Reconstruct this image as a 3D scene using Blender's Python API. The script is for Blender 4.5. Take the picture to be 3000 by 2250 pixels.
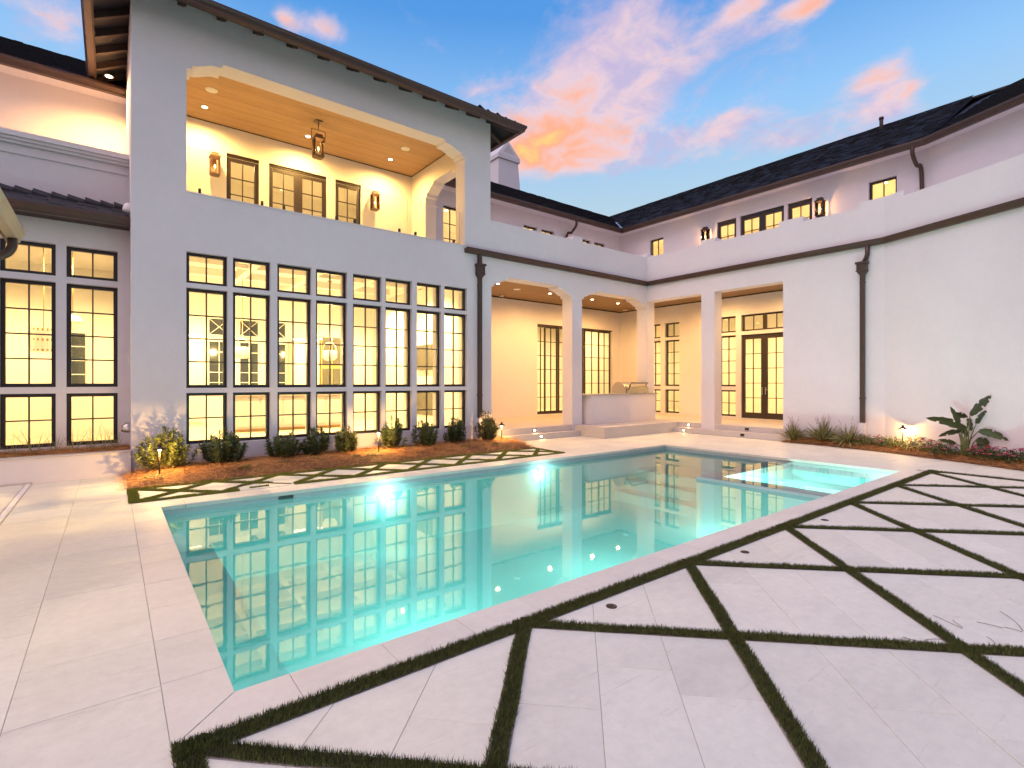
import bpy, bmesh, math, random
import numpy as np
from mathutils import Vector, Matrix, noise as mnoise

for o in list(bpy.data.objects):
    bpy.data.objects.remove(o)
sc = bpy.context.scene
col = sc.collection
R = math.radians
rnd = random.Random(7)

# ------------------------------------------------------------------ camera
# World: X runs along the windowed facade, Y from the camera towards it, Z up.
FPX, HOR, YAW, EYE = 1502.5, 1121.0, R(52.0), 1.55
cam_d = bpy.data.cameras.new('camera'); cam = bpy.data.objects.new('camera', cam_d); col.objects.link(cam)
cam.location = (0, 0, EYE)
cam.rotation_euler = (R(90), 0, YAW - R(90))
cam_d.sensor_width = 36.0
cam_d.lens = 36.0 * FPX / 3000.0
cam_d.shift_y = (HOR - 1125.0) / 3000.0
cam_d.clip_start = 0.05; cam_d.clip_end = 2000
sc.camera = cam
FX, FY = math.cos(YAW), math.sin(YAW); RX, RY = math.sin(YAW), -math.cos(YAW)
def ray(u, v):                                   # photo pixel -> direction
    a = (u - 1500) / FPX; b = -(v - HOR) / FPX
    return (FX + a * RX, FY + a * RY, b)
def on_z(u, v, z=0.0):
    r = ray(u, v); t = (z - EYE) / r[2]; return (r[0] * t, r[1] * t, z)
def on_y(u, v, y):
    r = ray(u, v); t = y / r[1]; return (r[0] * t, y, EYE + r[2] * t)
def on_x(u, v, x):
    r = ray(u, v); t = x / r[0]; return (x, r[1] * t, EYE + r[2] * t)

# ------------------------------------------------------------------ view, world, sun
sc.render.engine = 'CYCLES'
sc.view_settings.view_transform = 'Standard'
sc.view_settings.look = 'None'
sc.view_settings.exposure = 0.14
sc.view_settings.gamma = 1.0
sc.cycles.use_denoising = True
try:
    sc.cycles.denoiser = 'OPENIMAGEDENOISE'
    sc.cycles.denoising_input_passes = 'RGB_ALBEDO_NORMAL'
except Exception:
    pass
sc.cycles.max_bounces = 10
sc.cycles.diffuse_bounces = 5
sc.cycles.glossy_bounces = 5
sc.cycles.transparent_max_bounces = 24
sc.cycles.transmission_bounces = 4
sc.cycles.caustics_reflective = False
sc.cycles.caustics_refractive = False
sc.cycles.sample_clamp_indirect = 4.0
sc.cycles.blur_glossy = 0.5

def lin(r, g, b):
    f = lambda c: (c / 255 / 12.92) if c / 255 <= 0.04045 else ((c / 255 + 0.055) / 1.055) ** 2.4
    return (f(r), f(g), f(b), 1.0)

SUN_AZ = math.atan2(0.06, -1.0)                # towards the sunset, behind and left of the camera
SUN_EL = R(58)
sun_d = bpy.data.lights.new('sun', 'SUN'); sun = bpy.data.objects.new('sun', sun_d); col.objects.link(sun)
sun_d.energy = 1.75; sun_d.angle = R(60); sun_d.color = (1.0, 0.70, 0.66)
sdir = Vector((math.cos(SUN_AZ) * math.cos(SUN_EL), math.sin(SUN_AZ) * math.cos(SUN_EL), math.sin(SUN_EL)))
sun.rotation_euler = sdir.to_track_quat('Z', 'Y').to_euler()
sun.location = (-20, -12, 20)

world = bpy.data.worlds.new('World'); sc.world = world; world.use_nodes = True
def build_world():
    nt = world.node_tree; nt.nodes.clear()
    L = nt.links
    def new(t, **kw):
        n = nt.nodes.new(t)
        for k, v in kw.items(): setattr(n, k, v)
        return n
    def put(sock, v):
        if hasattr(v, 'node') or isinstance(v, bpy.types.NodeSocket): L.new(v, sock)
        else: sock.default_value = v
    def m(op, a, b=None, c=None, clamp=False):
        n = new('ShaderNodeMath', operation=op, use_clamp=clamp)
        put(n.inputs[0], a)
        if b is not None: put(n.inputs[1], b)
        if c is not None: put(n.inputs[2], c)
        return n.outputs[0]
    def ss(x, a, b):                              # smooth step, works for a > b too
        n = new('ShaderNodeMapRange', interpolation_type='SMOOTHSTEP')
        put(n.inputs[0], x)
        if a < b:
            n.inputs[1].default_value = a; n.inputs[2].default_value = b; n.inputs[3].default_value = 0; n.inputs[4].default_value = 1
        else:
            n.inputs[1].default_value = b; n.inputs[2].default_value = a; n.inputs[3].default_value = 1; n.inputs[4].default_value = 0
        return n.outputs[0]
    def mix(f, a, b, kind='MIX'):
        n = new('ShaderNodeMix', data_type='RGBA', blend_type=kind)
        put(n.inputs[0], f); put(n.inputs[6], a); put(n.inputs[7], b)
        return n.outputs[2]
    tc = new('ShaderNodeTexCoord')
    sep = new('ShaderNodeSeparateXYZ'); L.new(tc.outputs['Generated'], sep.inputs[0])
    x, y, z = sep.outputs
    zc = m('MAXIMUM', z, 0.0)
    den = m('ADD', zc, 0.22)
    px = m('DIVIDE', x, den); py = m('DIVIDE', y, den)
    comb = new('ShaderNodeCombineXYZ'); put(comb.inputs[0], px); put(comb.inputs[1], py)
    P = comb.outputs[0]
    def flat(u, v):
        d = Vector(ray(u, v)).normalized(); k = max(d.z, 0) + 0.22
        return Vector((d.x / k, d.y / k))
    def lobe(u0, v0, u1, v1, wpx):                # a soft elongated patch of sky between two directions
        a, b = flat(u0, v0), flat(u1, v1); c = (a + b) / 2; ax = (b - a)
        h = max(ax.length / 2, 1e-3); ax.normalize()
        mx, my = (u0 + u1) / 2, (v0 + v1) / 2
        w = max((flat(mx + wpx, my) - flat(mx, my)).length, (flat(mx, my + wpx) - flat(mx, my)).length) * 0.8
        s1, s2 = h * 1.35, w
        n = Vector((-ax.y, ax.x))
        dx = m('SUBTRACT', px, c.x); dy = m('SUBTRACT', py, c.y)
        q1 = m('ADD', m('MULTIPLY', dx, ax.x / s1), m('MULTIPLY', dy, ax.y / s1))
        q2 = m('ADD', m('MULTIPLY', dx, n.x / s2), m('MULTIPLY', dy, n.y / s2))
        r2 = m('ADD', m('MULTIPLY', q1, q1), m('MULTIPLY', q2, q2))
        return m('POWER', 2.718, m('MULTIPLY', r2, -1.3))
    def noise(scale, detail, rough, dist, off=(0, 0, 0), stretch=(1, 1, 1), rot=0):
        mp = new('ShaderNodeMapping'); L.new(P, mp.inputs[0])
        mp.inputs['Location'].default_value = off; mp.inputs['Scale'].default_value = stretch; mp.inputs['Rotation'].default_value = (0, 0, rot)
        n = new('ShaderNodeTexNoise'); L.new(mp.outputs[0], n.inputs['Vector'])
        n.inputs['Scale'].default_value = scale; n.inputs['Detail'].default_value = detail
        n.inputs['Roughness'].default_value = rough; n.inputs['Distortion'].default_value = dist
        return n.outputs['Fac']
    # clear dusk sky
    sky = new('ShaderNodeTexSky', sky_type='NISHITA')
    sky.sun_disc = False; sky.sun_elevation = R(9.0); sky.sun_rotation = math.pi / 2 - SUN_AZ
    sky.air_density = 1.0; sky.dust_density = 0.6; sky.ozone_density = 2.2; sky.altitude = 0
    hsv = new('ShaderNodeHueSaturation'); L.new(sky.outputs[0], hsv.inputs['Color'])
    hsv.inputs['Saturation'].default_value = 1.0; hsv.inputs['Value'].default_value = 0.13
    grad = new('ShaderNodeValToRGB'); L.new(zc, grad.inputs[0])
    e = grad.color_ramp.elements
    e[0].position = 0.0; e[0].color = lin(214, 226, 214)
    e[1].position = 0.95; e[1].color = lin(62, 128, 212)
    for p_, c_ in ((0.16, lin(206, 226, 226)), (0.30, lin(188, 214, 228)), (0.45, lin(148, 200, 250)), (0.58, lin(84, 156, 232))):
        k = e.new(p_); k.color = c_
    base = mix(0.85, hsv.outputs[0], grad.outputs[0])
    # clouds
    n1 = noise(4.2, 10, 0.66, 0.35, (1.3, 4.1, 0), (1, 1, 1))
    n2 = noise(9.0, 7, 0.62, 0.5, (7.7, 2.2, 0), (1.0, 0.4, 1), R(38))
    n3 = noise(8.0, 6, 0.60, 0.4, (3.1, 9.4, 0))
    body = m('ADD', m('MULTIPLY', n1, 0.62), m('MULTIPLY', n2, 0.38))
    big = lobe(1520, 440, 2060, 20, 230)
    low = lobe(1420, 470, 1900, 440, 80); hot = lobe(1420, 440, 1720, 450, 110)
    wisps = m('ADD', m('MULTIPLY', lobe(2040, 400, 2250, 320, 60), 0.9), m('ADD', lobe(2480, 290, 2660, 150, 70), lobe(2560, 330, 2700, 230, 55)))
    wisps = m('ADD', wisps, m('ADD', lobe(2120, 60, 2250, -20, 50), lobe(2280, 60, 2460, -30, 60)))
    wisps = m('ADD', wisps, m('ADD', lobe(850, 90, 820, 20, 45), lobe(960, 130, 945, 40, 75)))
    wisps = m('ADD', wisps, m('MULTIPLY', lobe(120, 120, 260, -60, 110), 0.8))
    haze = m('MULTIPLY', lobe(1950, 450, 2900, 350, 90), 0.5)
    cov = m('ADD', m('MULTIPLY', big, 0.40), m('ADD', m('MULTIPLY', low, 0.26), m('ADD', m('MULTIPLY', wisps, 0.29), m('MULTIPLY', haze, 0.3))))
    behind = ss(m('ADD', m('MULTIPLY', x, -0.6), m('MULTIPLY', y, -0.8)), -0.1, 0.7)   # broken cloud goes on over the rest of the sky
    cov = m('ADD', cov, m('MULTIPLY', behind, 0.24))
    dens = ss(m('ADD', body, cov), 0.57, 0.82)
    heat = m('ADD', m('MULTIPLY', hot, 0.52), m('ADD', m('MULTIPLY', lobe(1600, 440, 1760, 250, 140), 0.36), m('MULTIPLY', wisps, 0.35)))
    heat = m('ADD', heat, m('MULTIPLY', m('SUBTRACT', n3, 0.46), 1.7))
    heat = m('ADD', heat, m('MULTIPLY', behind, 0.25))
    ramp = new('ShaderNodeValToRGB'); L.new(heat, ramp.inputs[0])
    e = ramp.color_ramp.elements
    e[0].position = 0.0; e[0].color = lin(196, 182, 214)
    e[1].position = 1.0; e[1].color = lin(255, 208, 112)
    for p_, c_ in ((0.30, lin(232, 202, 210)), (0.50, lin(246, 190, 176)), (0.72, lin(255, 172, 128))):
        k = e.new(p_); k.color = c_
    out = mix(m('MULTIPLY', dens, 0.92), base, ramp.outputs[0])
    bg = new('ShaderNodeBackground'); L.new(out, bg.inputs[0]); bg.inputs[1].default_value = 1.0
    wo = new('ShaderNodeOutputWorld'); L.new(bg.outputs[0], wo.inputs[0])
build_world()
try:
    world.cycles.sampling_method = 'MANUAL'; world.cycles.sample_map_resolution = 512
except Exception:
    pass

# ------------------------------------------------------------------ materials
MAT = {}
def mat(name, color, rough=0.6, metal=0.0, var=0.0, vscale=3.0, bump=0.0, bscale=60.0, emit=None, estr=0.0, spec=0.5, coat=0.0, stretch=(1, 1, 1), var2=0.0, v2scale=40.0, objvar=0.0):
    if name in MAT: return MAT[name]
    m = bpy.data.materials.new(name); m.use_nodes = True; MAT[name] = m
    nt = m.node_tree; b = nt.nodes['Principled BSDF']
    c = color if len(color) == 4 else (*color, 1)
    b.inputs['Base Color'].default_value = c
    b.inputs['Roughness'].default_value = rough; b.inputs['Metallic'].default_value = metal
    b.inputs['Specular IOR Level'].default_value = spec
    if coat: b.inputs['Coat Weight'].default_value = coat
    tc = nt.nodes.new('ShaderNodeTexCoord'); vec = tc.outputs['Object']
    geo = nt.nodes.new('ShaderNodeNewGeometry'); vec = geo.outputs['Position']
    if stretch != (1, 1, 1):
        mp = nt.nodes.new('ShaderNodeMapping'); mp.inputs['Scale'].default_value = stretch
        nt.links.new(vec, mp.inputs[0]); vec = mp.outputs[0]
    src = None
    def noise(scale, detail=5, rough_=0.6):
        n = nt.nodes.new('ShaderNodeTexNoise'); nt.links.new(vec, n.inputs['Vector'])
        n.inputs['Scale'].default_value = scale; n.inputs['Detail'].default_value = detail; n.inputs['Roughness'].default_value = rough_
        return n.outputs['Fac']
    def vary(prev, fac, amount):
        mr = nt.nodes.new('ShaderNodeMapRange'); nt.links.new(fac, mr.inputs[0])
        mr.inputs[1].default_value = 0.25; mr.inputs[2].default_value = 0.75
        mr.inputs[3].default_value = 1 - amount; mr.inputs[4].default_value = 1 + amount
        mx = nt.nodes.new('ShaderNodeMix'); mx.data_type = 'RGBA'; mx.blend_type = 'MULTIPLY'; mx.inputs[0].default_value = 1
        if prev is None: mx.inputs[6].default_value = c
        else: nt.links.new(prev, mx.inputs[6])
        nt.links.new(mr.outputs[0], mx.inputs[7])
        return mx.outputs[2]
    if var: src = vary(src, noise(vscale), var)
    if var2: src = vary(src, noise(v2scale, 6, 0.7), var2)
    if objvar:
        oi = nt.nodes.new('ShaderNodeObjectInfo'); src = vary(src, oi.outputs['Random'], objvar)
    if src is not None: nt.links.new(src, b.inputs['Base Color'])
    if bump:
        bp = nt.nodes.new('ShaderNodeBump'); bp.inputs['Strength'].default_value = bump; bp.inputs['Distance'].default_value = 0.01
        nt.links.new(noise(bscale), bp.inputs['Height']); nt.links.new(bp.outputs[0], b.inputs['Normal'])
    if emit:
        b.inputs['Emission Color'].default_value = (*emit, 1) if len(emit) == 3 else emit
        b.inputs['Emission Strength'].default_value = estr
    return m

mat('stucco', (0.72, 0.685, 0.70), 0.85, var=0.03, vscale=0.9, bump=0.3, bscale=55, var2=0.025, v2scale=7, spec=0.25)
mat('interior_white', (0.82, 0.80, 0.76), 0.7, var=0.02, vscale=1.5)
mat('interior_floor_oak', (0.74, 0.66, 0.54), 0.35, var=0.08, vscale=2.0, stretch=(1, 6, 1))
mat('limestone', (0.72, 0.71, 0.585), 0.58, spec=0.25, var=0.05, vscale=1.6, var2=0.075, v2scale=14, bump=0.06, bscale=45, objvar=0.035, stretch=(1, 1.0, 1))
mat('coping_stone', (0.68, 0.665, 0.57), 0.52, spec=0.3, var=0.04, vscale=2.0, var2=0.06, v2scale=18, bump=0.05, bscale=50, objvar=0.03)
mat('step_stone', (0.54, 0.50, 0.47), 0.5, var=0.05, vscale=2.5, var2=0.05, v2scale=16, bump=0.05, bscale=40)
mat('joint_mortar', (0.40, 0.365, 0.32), 0.9)
mat('bronze', (0.075, 0.045, 0.036), 0.38, metal=0.35, var=0.08, vscale=3)
mat('gutter_tan', (0.42, 0.34, 0.22), 0.45)
mat('bronze_soffit', (0.05, 0.032, 0.025), 0.7, var=0.2, vscale=6)
mat('frame_dark', (0.012, 0.0085, 0.0075), 0.4, var=0.1, vscale=5)
mat('door_bronze', (0.035, 0.022, 0.017), 0.42, var=0.1, vscale=5)
mat('shingle', (0.024, 0.024, 0.031), 0.6, var=0.35, vscale=3.5, var2=0.3, v2scale=22, bump=0.4, bscale=35, spec=0.3)
mat('cedar_plank', (0.44, 0.275, 0.15), 0.55, var=0.12, vscale=3, stretch=(0.6, 9, 9), var2=0.08, v2scale=12, objvar=0.06)
mat('soffit_brown', (0.27, 0.165, 0.085), 0.6, var=0.06, vscale=2)
mat('turf_blade', (0.084, 0.098, 0.026), 0.75, var=0.45, vscale=30, spec=0.2)
mat('turf_blade_lit', (0.23, 0.245, 0.04), 0.75, var=0.4, vscale=30, spec=0.2)  # same turf, its green raised to hold the warm lamp glow
mat('turf_backing', (0.025, 0.026, 0.010), 0.95, var=0.3, vscale=30)
mat('soil', (0.13, 0.065, 0.03), 0.95, var=0.35, vscale=18, bump=0.5, bscale=30)
mat('pine_straw', (0.56, 0.275, 0.09), 0.75, var=0.45, vscale=22)
mat('leaf_dark', (0.072, 0.108, 0.03), 0.5, var=0.45, vscale=16)
mat('leaf_olive', (0.15, 0.175, 0.04), 0.5, var=0.4, vscale=16)
mat('leaf_broad', (0.055, 0.075, 0.025), 0.38, var=0.25, vscale=8)
mat('leaf_grass', (0.24, 0.235, 0.09), 0.55, var=0.35, vscale=14)
mat('stem_green', (0.10, 0.12, 0.035), 0.5, var=0.2, vscale=10)
mat('stem_brown', (0.085, 0.05, 0.028), 0.8)
mat('seed_head', (0.16, 0.09, 0.075), 0.8)
mat('petal_pink', (0.62, 0.10, 0.17), 0.55, var=0.2, vscale=20)
mat('pool_plaster', (0.34, 0.88, 0.84), 0.7, var=0.06, vscale=2.5, var2=0.10, v2scale=90)
mat('spa_plaster', (0.46, 0.88, 0.83), 0.7, var=0.05, vscale=2.5, var2=0.08, v2scale=90)
mat('mosaic', (0.40, 0.45, 0.47), 0.3, var=0.08, vscale=4, var2=0.35, v2scale=85)
mat('steel', (0.55, 0.53, 0.50), 0.28, metal=0.9)
mat('dark_plastic', (0.02, 0.018, 0.018), 0.45)
mat('lantern_metal', (0.055, 0.034, 0.026), 0.42, metal=0.5)
mat('lantern_copper', (0.22, 0.145, 0.10), 0.42, metal=0.4)
mat('white_trim', (0.80, 0.78, 0.74), 0.5)
mat('granite', (0.42, 0.38, 0.34), 0.25, var2=0.3, v2scale=70)
mat('night_glass', (0.035, 0.045, 0.05), 0.08, spec=0.6)
mat('screen_dark', (0.10, 0.095, 0.075), 0.25)
mat('cabinet_white', (0.78, 0.75, 0.70), 0.45)
mat('cabinet_oak', (0.52, 0.33, 0.11), 0.5, var=0.1, vscale=4)
mat('flashing', (0.20, 0.42, 0.62), 0.3, metal=0.6)
mat('ground_far', (0.10, 0.10, 0.08), 0.95, var=0.3, vscale=0.6)
WARM = (1.0, 0.665, 0.27)
mat('lens_warm', (1, 1, 1), emit=(1.0, 0.80, 0.48), estr=22)
mat('bulb_warm', (1, 1, 1), emit=(1.0, 0.66, 0.30), estr=12)
mat('shade_glow', (0.8, 0.74, 0.6), emit=(1.0, 0.72, 0.34), estr=0.55)
mat('led_strip', (1, 1, 1), emit=(1.0, 0.9, 0.62), estr=5)
mat('pool_lens', (1, 1, 1), emit=(0.80, 1.0, 0.98), estr=40)

def stone_marks(name, ax=(2.2, 26.0, 1.0), amount=0.26):
    """fine drawn-out veins and dark specks of honed limestone"""
    nt = MAT[name].node_tree; b = nt.nodes['Principled BSDF']; src = b.inputs['Base Color'].links[0].from_socket
    geo = nt.nodes.new('ShaderNodeNewGeometry'); oi = nt.nodes.new('ShaderNodeObjectInfo')
    off = nt.nodes.new('ShaderNodeVectorMath'); off.operation = 'SCALE'; off.inputs[0].default_value = (31, 17, 7); nt.links.new(oi.outputs['Random'], off.inputs['Scale'])
    add = nt.nodes.new('ShaderNodeVectorMath'); nt.links.new(geo.outputs['Position'], add.inputs[0]); nt.links.new(off.outputs[0], add.inputs[1])
    for sc_, stretch, lo, hi, amt, det in ((1.0, ax, 0.60, 0.78, amount, 6), (46.0, (1, 1, 1), 0.70, 0.80, 0.35, 2), (1.3, (0.7, 1.6, 1), 0.50, 0.78, 0.14, 8)):
        mp = nt.nodes.new('ShaderNodeMapping'); mp.inputs['Scale'].default_value = stretch; nt.links.new(add.outputs[0], mp.inputs[0])
        n = nt.nodes.new('ShaderNodeTexNoise'); nt.links.new(mp.outputs[0], n.inputs['Vector']); n.inputs['Scale'].default_value = sc_; n.inputs['Detail'].default_value = det; n.inputs['Roughness'].default_value = 0.7
        mr = nt.nodes.new('ShaderNodeMapRange'); nt.links.new(n.outputs['Fac'], mr.inputs[0]); mr.inputs[1].default_value = lo; mr.inputs[2].default_value = hi; mr.inputs[3].default_value = 1.0; mr.inputs[4].default_value = 1.0 - amt
        mx = nt.nodes.new('ShaderNodeMix'); mx.data_type = 'RGBA'; mx.blend_type = 'MULTIPLY'; mx.inputs[0].default_value = 1
        nt.links.new(src, mx.inputs[6]); nt.links.new(mr.outputs[0], mx.inputs[7]); src = mx.outputs[2]
    nt.links.new(src, b.inputs['Base Color'])
stone_marks('limestone'); stone_marks('coping_stone', (3.0, 20.0, 1.0), 0.12)

def glass_mat(name, tint, ior, rough=0.0, boost=1.0):
    m = bpy.data.materials.new(name); m.use_nodes = True; MAT[name] = m
    nt = m.node_tree; nt.nodes.clear()
    tr = nt.nodes.new('ShaderNodeBsdfTransparent'); tr.inputs[0].default_value = (*tint, 1)
    gl = nt.nodes.new('ShaderNodeBsdfGlossy'); gl.inputs['Roughness'].default_value = rough
    lw = nt.nodes.new('ShaderNodeFresnel'); lw.inputs[0].default_value = ior
    fac = lw.outputs[0]
    if boost != 1.0:
        mm = nt.nodes.new('ShaderNodeMath'); mm.operation = 'MULTIPLY'; mm.use_clamp = True
        nt.links.new(fac, mm.inputs[0]); mm.inputs[1].default_value = boost; fac = mm.outputs[0]
    mx = nt.nodes.new('ShaderNodeMixShader'); nt.links.new(fac, mx.inputs[0])
    nt.links.new(tr.outputs[0], mx.inputs[1]); nt.links.new(gl.outputs[0], mx.inputs[2])
    out = nt.nodes.new('ShaderNodeOutputMaterial'); nt.links.new(mx.outputs[0], out.inputs[0])
    return m, nt, gl, lw
glass_mat('window_glass', (0.97, 0.98, 0.96), 1.25)
glass_mat('rail_glass', (0.985, 0.99, 0.985), 1.18)
glass_mat('lantern_glass', (0.97, 0.94, 0.88), 1.2)
def water_mat(name, tint, scale, strength, ior=3.0, milk=(0.27, 0.82, 0.77), cloud=0.30):
    m, nt, gl, fr = glass_mat(name, tint, ior, 0.012)
    # light scattered by the water itself: part diffuse from above, part translucent from the lamps below
    tr = next(q for q in nt.nodes if q.type == 'BSDF_TRANSPARENT'); mx = next(q for q in nt.nodes if q.type == 'MIX_SHADER')
    df = nt.nodes.new('ShaderNodeBsdfDiffuse'); df.inputs[0].default_value = (*milk, 1)
    tl = nt.nodes.new('ShaderNodeBsdfTranslucent'); tl.inputs[0].default_value = (*milk, 1)
    m1 = nt.nodes.new('ShaderNodeMixShader'); m1.inputs[0].default_value = 0.5
    nt.links.new(df.outputs[0], m1.inputs[1]); nt.links.new(tl.outputs[0], m1.inputs[2])
    m2 = nt.nodes.new('ShaderNodeMixShader'); m2.inputs[0].default_value = cloud
    nt.links.new(tr.outputs[0], m2.inputs[1]); nt.links.new(m1.outputs[0], m2.inputs[2]); nt.links.new(m2.outputs[0], mx.inputs[1])
    geo = nt.nodes.new('ShaderNodeNewGeometry')
    n = nt.nodes.new('ShaderNodeTexNoise'); nt.links.new(geo.outputs['Position'], n.inputs['Vector'])
    n.inputs['Scale'].default_value = scale; n.inputs['Detail'].default_value = 3
    b = nt.nodes.new('ShaderNodeBump'); b.inputs['Strength'].default_value = strength; b.inputs['Distance'].default_value = 0.01
    nt.links.new(n.outputs['Fac'], b.inputs['Height'])
    nt.links.new(b.outputs[0], gl.inputs['Normal']); nt.links.new(b.outputs[0], fr.inputs['Normal'])
water_mat('pool_water', (0.74, 0.985, 0.98), 11.0, 0.016)
water_mat('spa_water', (0.80, 0.985, 0.965), 9.0, 0.02, 1.6, (0.22, 0.85, 0.74), 0.15)

# ------------------------------------------------------------------ mesh helpers
WPOS = {}                                         # world position of each object's origin
def wpos(o): return WPOS.get(o.name, Vector((0, 0, 0))) if o is not None else Vector((0, 0, 0))
def tag(o, label=None, cat=None, group=None, kind=None):
    if label: o['label'] = label
    if cat: o['category'] = cat
    if group: o['group'] = group
    if kind: o['kind'] = kind
    return o
def thing(name, loc, label, cat, group=None, rz=0.0):
    o = bpy.data.objects.new(name, None); col.objects.link(o); o.empty_display_size = 0.1
    o.location = loc; o.rotation_euler = (0, 0, rz); WPOS[o.name] = Vector(loc)
    return tag(o, label, cat, group)
def link(name, me, parent, loc):
    o = bpy.data.objects.new(name, me); col.objects.link(o)
    o.parent = parent; o.location = Vector(loc) - wpos(parent); WPOS[o.name] = Vector(loc)
    return o
BOXES = {}
def cbox(name, material, parent, x0, x1, y0, y1, z0, z1):
    """axis-aligned box object that shares mesh data with boxes of the same size"""
    x0, x1 = min(x0, x1), max(x0, x1); y0, y1 = min(y0, y1), max(y0, y1); z0, z1 = min(z0, z1), max(z0, z1)
    k = (round(x1 - x0, 4), round(y1 - y0, 4), round(z1 - z0, 4), material)
    me = BOXES.get(k)
    if me is None:
        a, b, c = k[0] / 2, k[1] / 2, k[2] / 2
        v = [(sx * a, sy * b, sz * c) for sz in (-1, 1) for sy in (-1, 1) for sx in (-1, 1)]
        f = [(0, 2, 3, 1), (4, 5, 7, 6), (0, 1, 5, 4), (2, 6, 7, 3), (0, 4, 6, 2), (1, 3, 7, 5)]
        me = bpy.data.meshes.new(name); me.from_pydata(v, [], f); me.materials.append(MAT[material]); BOXES[k] = me
    return link(name, me, parent, ((x0 + x1) / 2, (y0 + y1) / 2, (z0 + z1) / 2))

class MB:
    def __init__(s): s.v = []; s.f = []; s.sm = []
    def poly(s, pts, smooth=False):
        n = len(s.v); s.v += [tuple(p) for p in pts]; s.f.append(tuple(range(n, n + len(pts)))); s.sm.append(smooth)
    def grid(s, v, f, smooth=False):
        n = len(s.v); s.v += [tuple(p) for p in v]; s.f += [tuple(i + n for i in q) for q in f]; s.sm += [smooth] * len(f)
    def hexa(s, c):                               # c: 8 corners, bottom 4 then top 4
        s.grid(c, [(0, 3, 2, 1), (4, 5, 6, 7), (0, 1, 5, 4), (1, 2, 6, 5), (2, 3, 7, 6), (3, 0, 4, 7)])
    def box(s, x0, x1, y0, y1, z0, z1):
        s.hexa([(x0, y0, z0), (x1, y0, z0), (x1, y1, z0), (x0, y1, z0), (x0, y0, z1), (x1, y0, z1), (x1, y1, z1), (x0, y1, z1)])
    def mbox(s, M, u0, u1, w0, w1, d0, d1):
        s.hexa([M(u0, w0, d0), M(u1, w0, d0), M(u1, w0, d1), M(u0, w0, d1), M(u0, w1, d0), M(u1, w1, d0), M(u1, w1, d1), M(u0, w1, d1)])
    def prism(s, A, B):                           # two matching rings
        n = len(A); k = len(s.v); s.v += [tuple(p) for p in A] + [tuple(p) for p in B]
        s.f.append(tuple(range(k + n - 1, k - 1, -1))); s.f.append(tuple(range(k + n, k + 2 * n)))
        for i in range(n):
            j = (i + 1) % n; s.f.append((k + i, k + j, k + n + j, k + n + i))
        s.sm += [False] * (n + 2)
    def tube(s, path, r, n=8, caps=True):
        path = [Vector(p) for p in path]; rs = r if isinstance(r, (list, tuple)) else [r] * len(path)
        k = len(s.v); up = None
        for i, p in enumerate(path):
            t = (path[min(i + 1, len(path) - 1)] - path[max(i - 1, 0)]).normalized()
            if up is None:
                up = Vector((0, 0, 1)) if abs(t.z) < 0.9 else Vector((1, 0, 0))
            a = t.cross(up).normalized(); b = a.cross(t).normalized(); up = b
            for j in range(n):
                an = 2 * math.pi * j / n
                s.v.append(tuple(p + (a * math.cos(an) + b * math.sin(an)) * rs[i]))
        for i in range(len(path) - 1):
            for j in range(n):
                j2 = (j + 1) % n
                s.f.append((k + i * n + j, k + i * n + j2, k + (i + 1) * n + j2, k + (i + 1) * n + j)); s.sm.append(True)
        if caps:
            s.f.append(tuple(k + j for j in range(n - 1, -1, -1))); s.f.append(tuple(k + (len(path) - 1) * n + j for j in range(n))); s.sm += [False, False]
    def lathe(s, c, prof, n=16, smooth=True):
        k = len(s.v)
        for r, z in prof:
            for j in range(n):
                an = 2 * math.pi * j / n; s.v.append((c[0] + r * math.cos(an), c[1] + r * math.sin(an), c[2] + z))
        for i in range(len(prof) - 1):
            for j in range(n):
                j2 = (j + 1) % n; s.f.append((k + i * n + j, k + i * n + j2, k + (i + 1) * n + j2, k + (i + 1) * n + j)); s.sm.append(smooth)
        s.f.append(tuple(k + j for j in range(n - 1, -1, -1))); s.f.append(tuple(k + (len(prof) - 1) * n + j for j in range(n))); s.sm += [False, False]
    def build(s, name, material, parent=None, recalc=True, bevel=0.0):
        org = wpos(parent)
        me = bpy.data.meshes.new(name)
        me.from_pydata([(x - org.x, y - org.y, z - org.z) for x, y, z in s.v], [], s.f)
        me.materials.append(MAT[material])
        me.polygons.foreach_set('use_smooth', s.sm)
        if recalc or bevel:
            bm = bmesh.new(); bm.from_mesh(me)
            if bevel:
                bmesh.ops.remove_doubles(bm, verts=bm.verts, dist=1e-5)
                bmesh.ops.bevel(bm, geom=[e for e in bm.edges if len(e.link_faces) == 2 and e.calc_face_angle(0) > 0.5], offset=bevel, segments=2, affect='EDGES', profile=0.6)
            bmesh.ops.recalc_face_normals(bm, faces=bm.faces); bm.to_mesh(me); bm.free()
        o = bpy.data.objects.new(name, me); col.objects.link(o)
        o.parent = parent; WPOS[o.name] = org.copy()
        return o

def mapA(Y): return lambda u, w, d: (u, Y + d, w)          # wall facing -Y, depth grows with Y
def mapB(X): return lambda u, w, d: (X + d, u, w)          # wall facing -X, depth grows with X
TH = R(22.3); DD = (-math.sin(TH), -math.cos(TH)); DN = (math.cos(TH), -math.sin(TH))
def mapD(K): return lambda u, w, d: (K[0] + DD[0] * u + DN[0] * d, K[1] + DD[1] * u + DN[1] * d, w)

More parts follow.
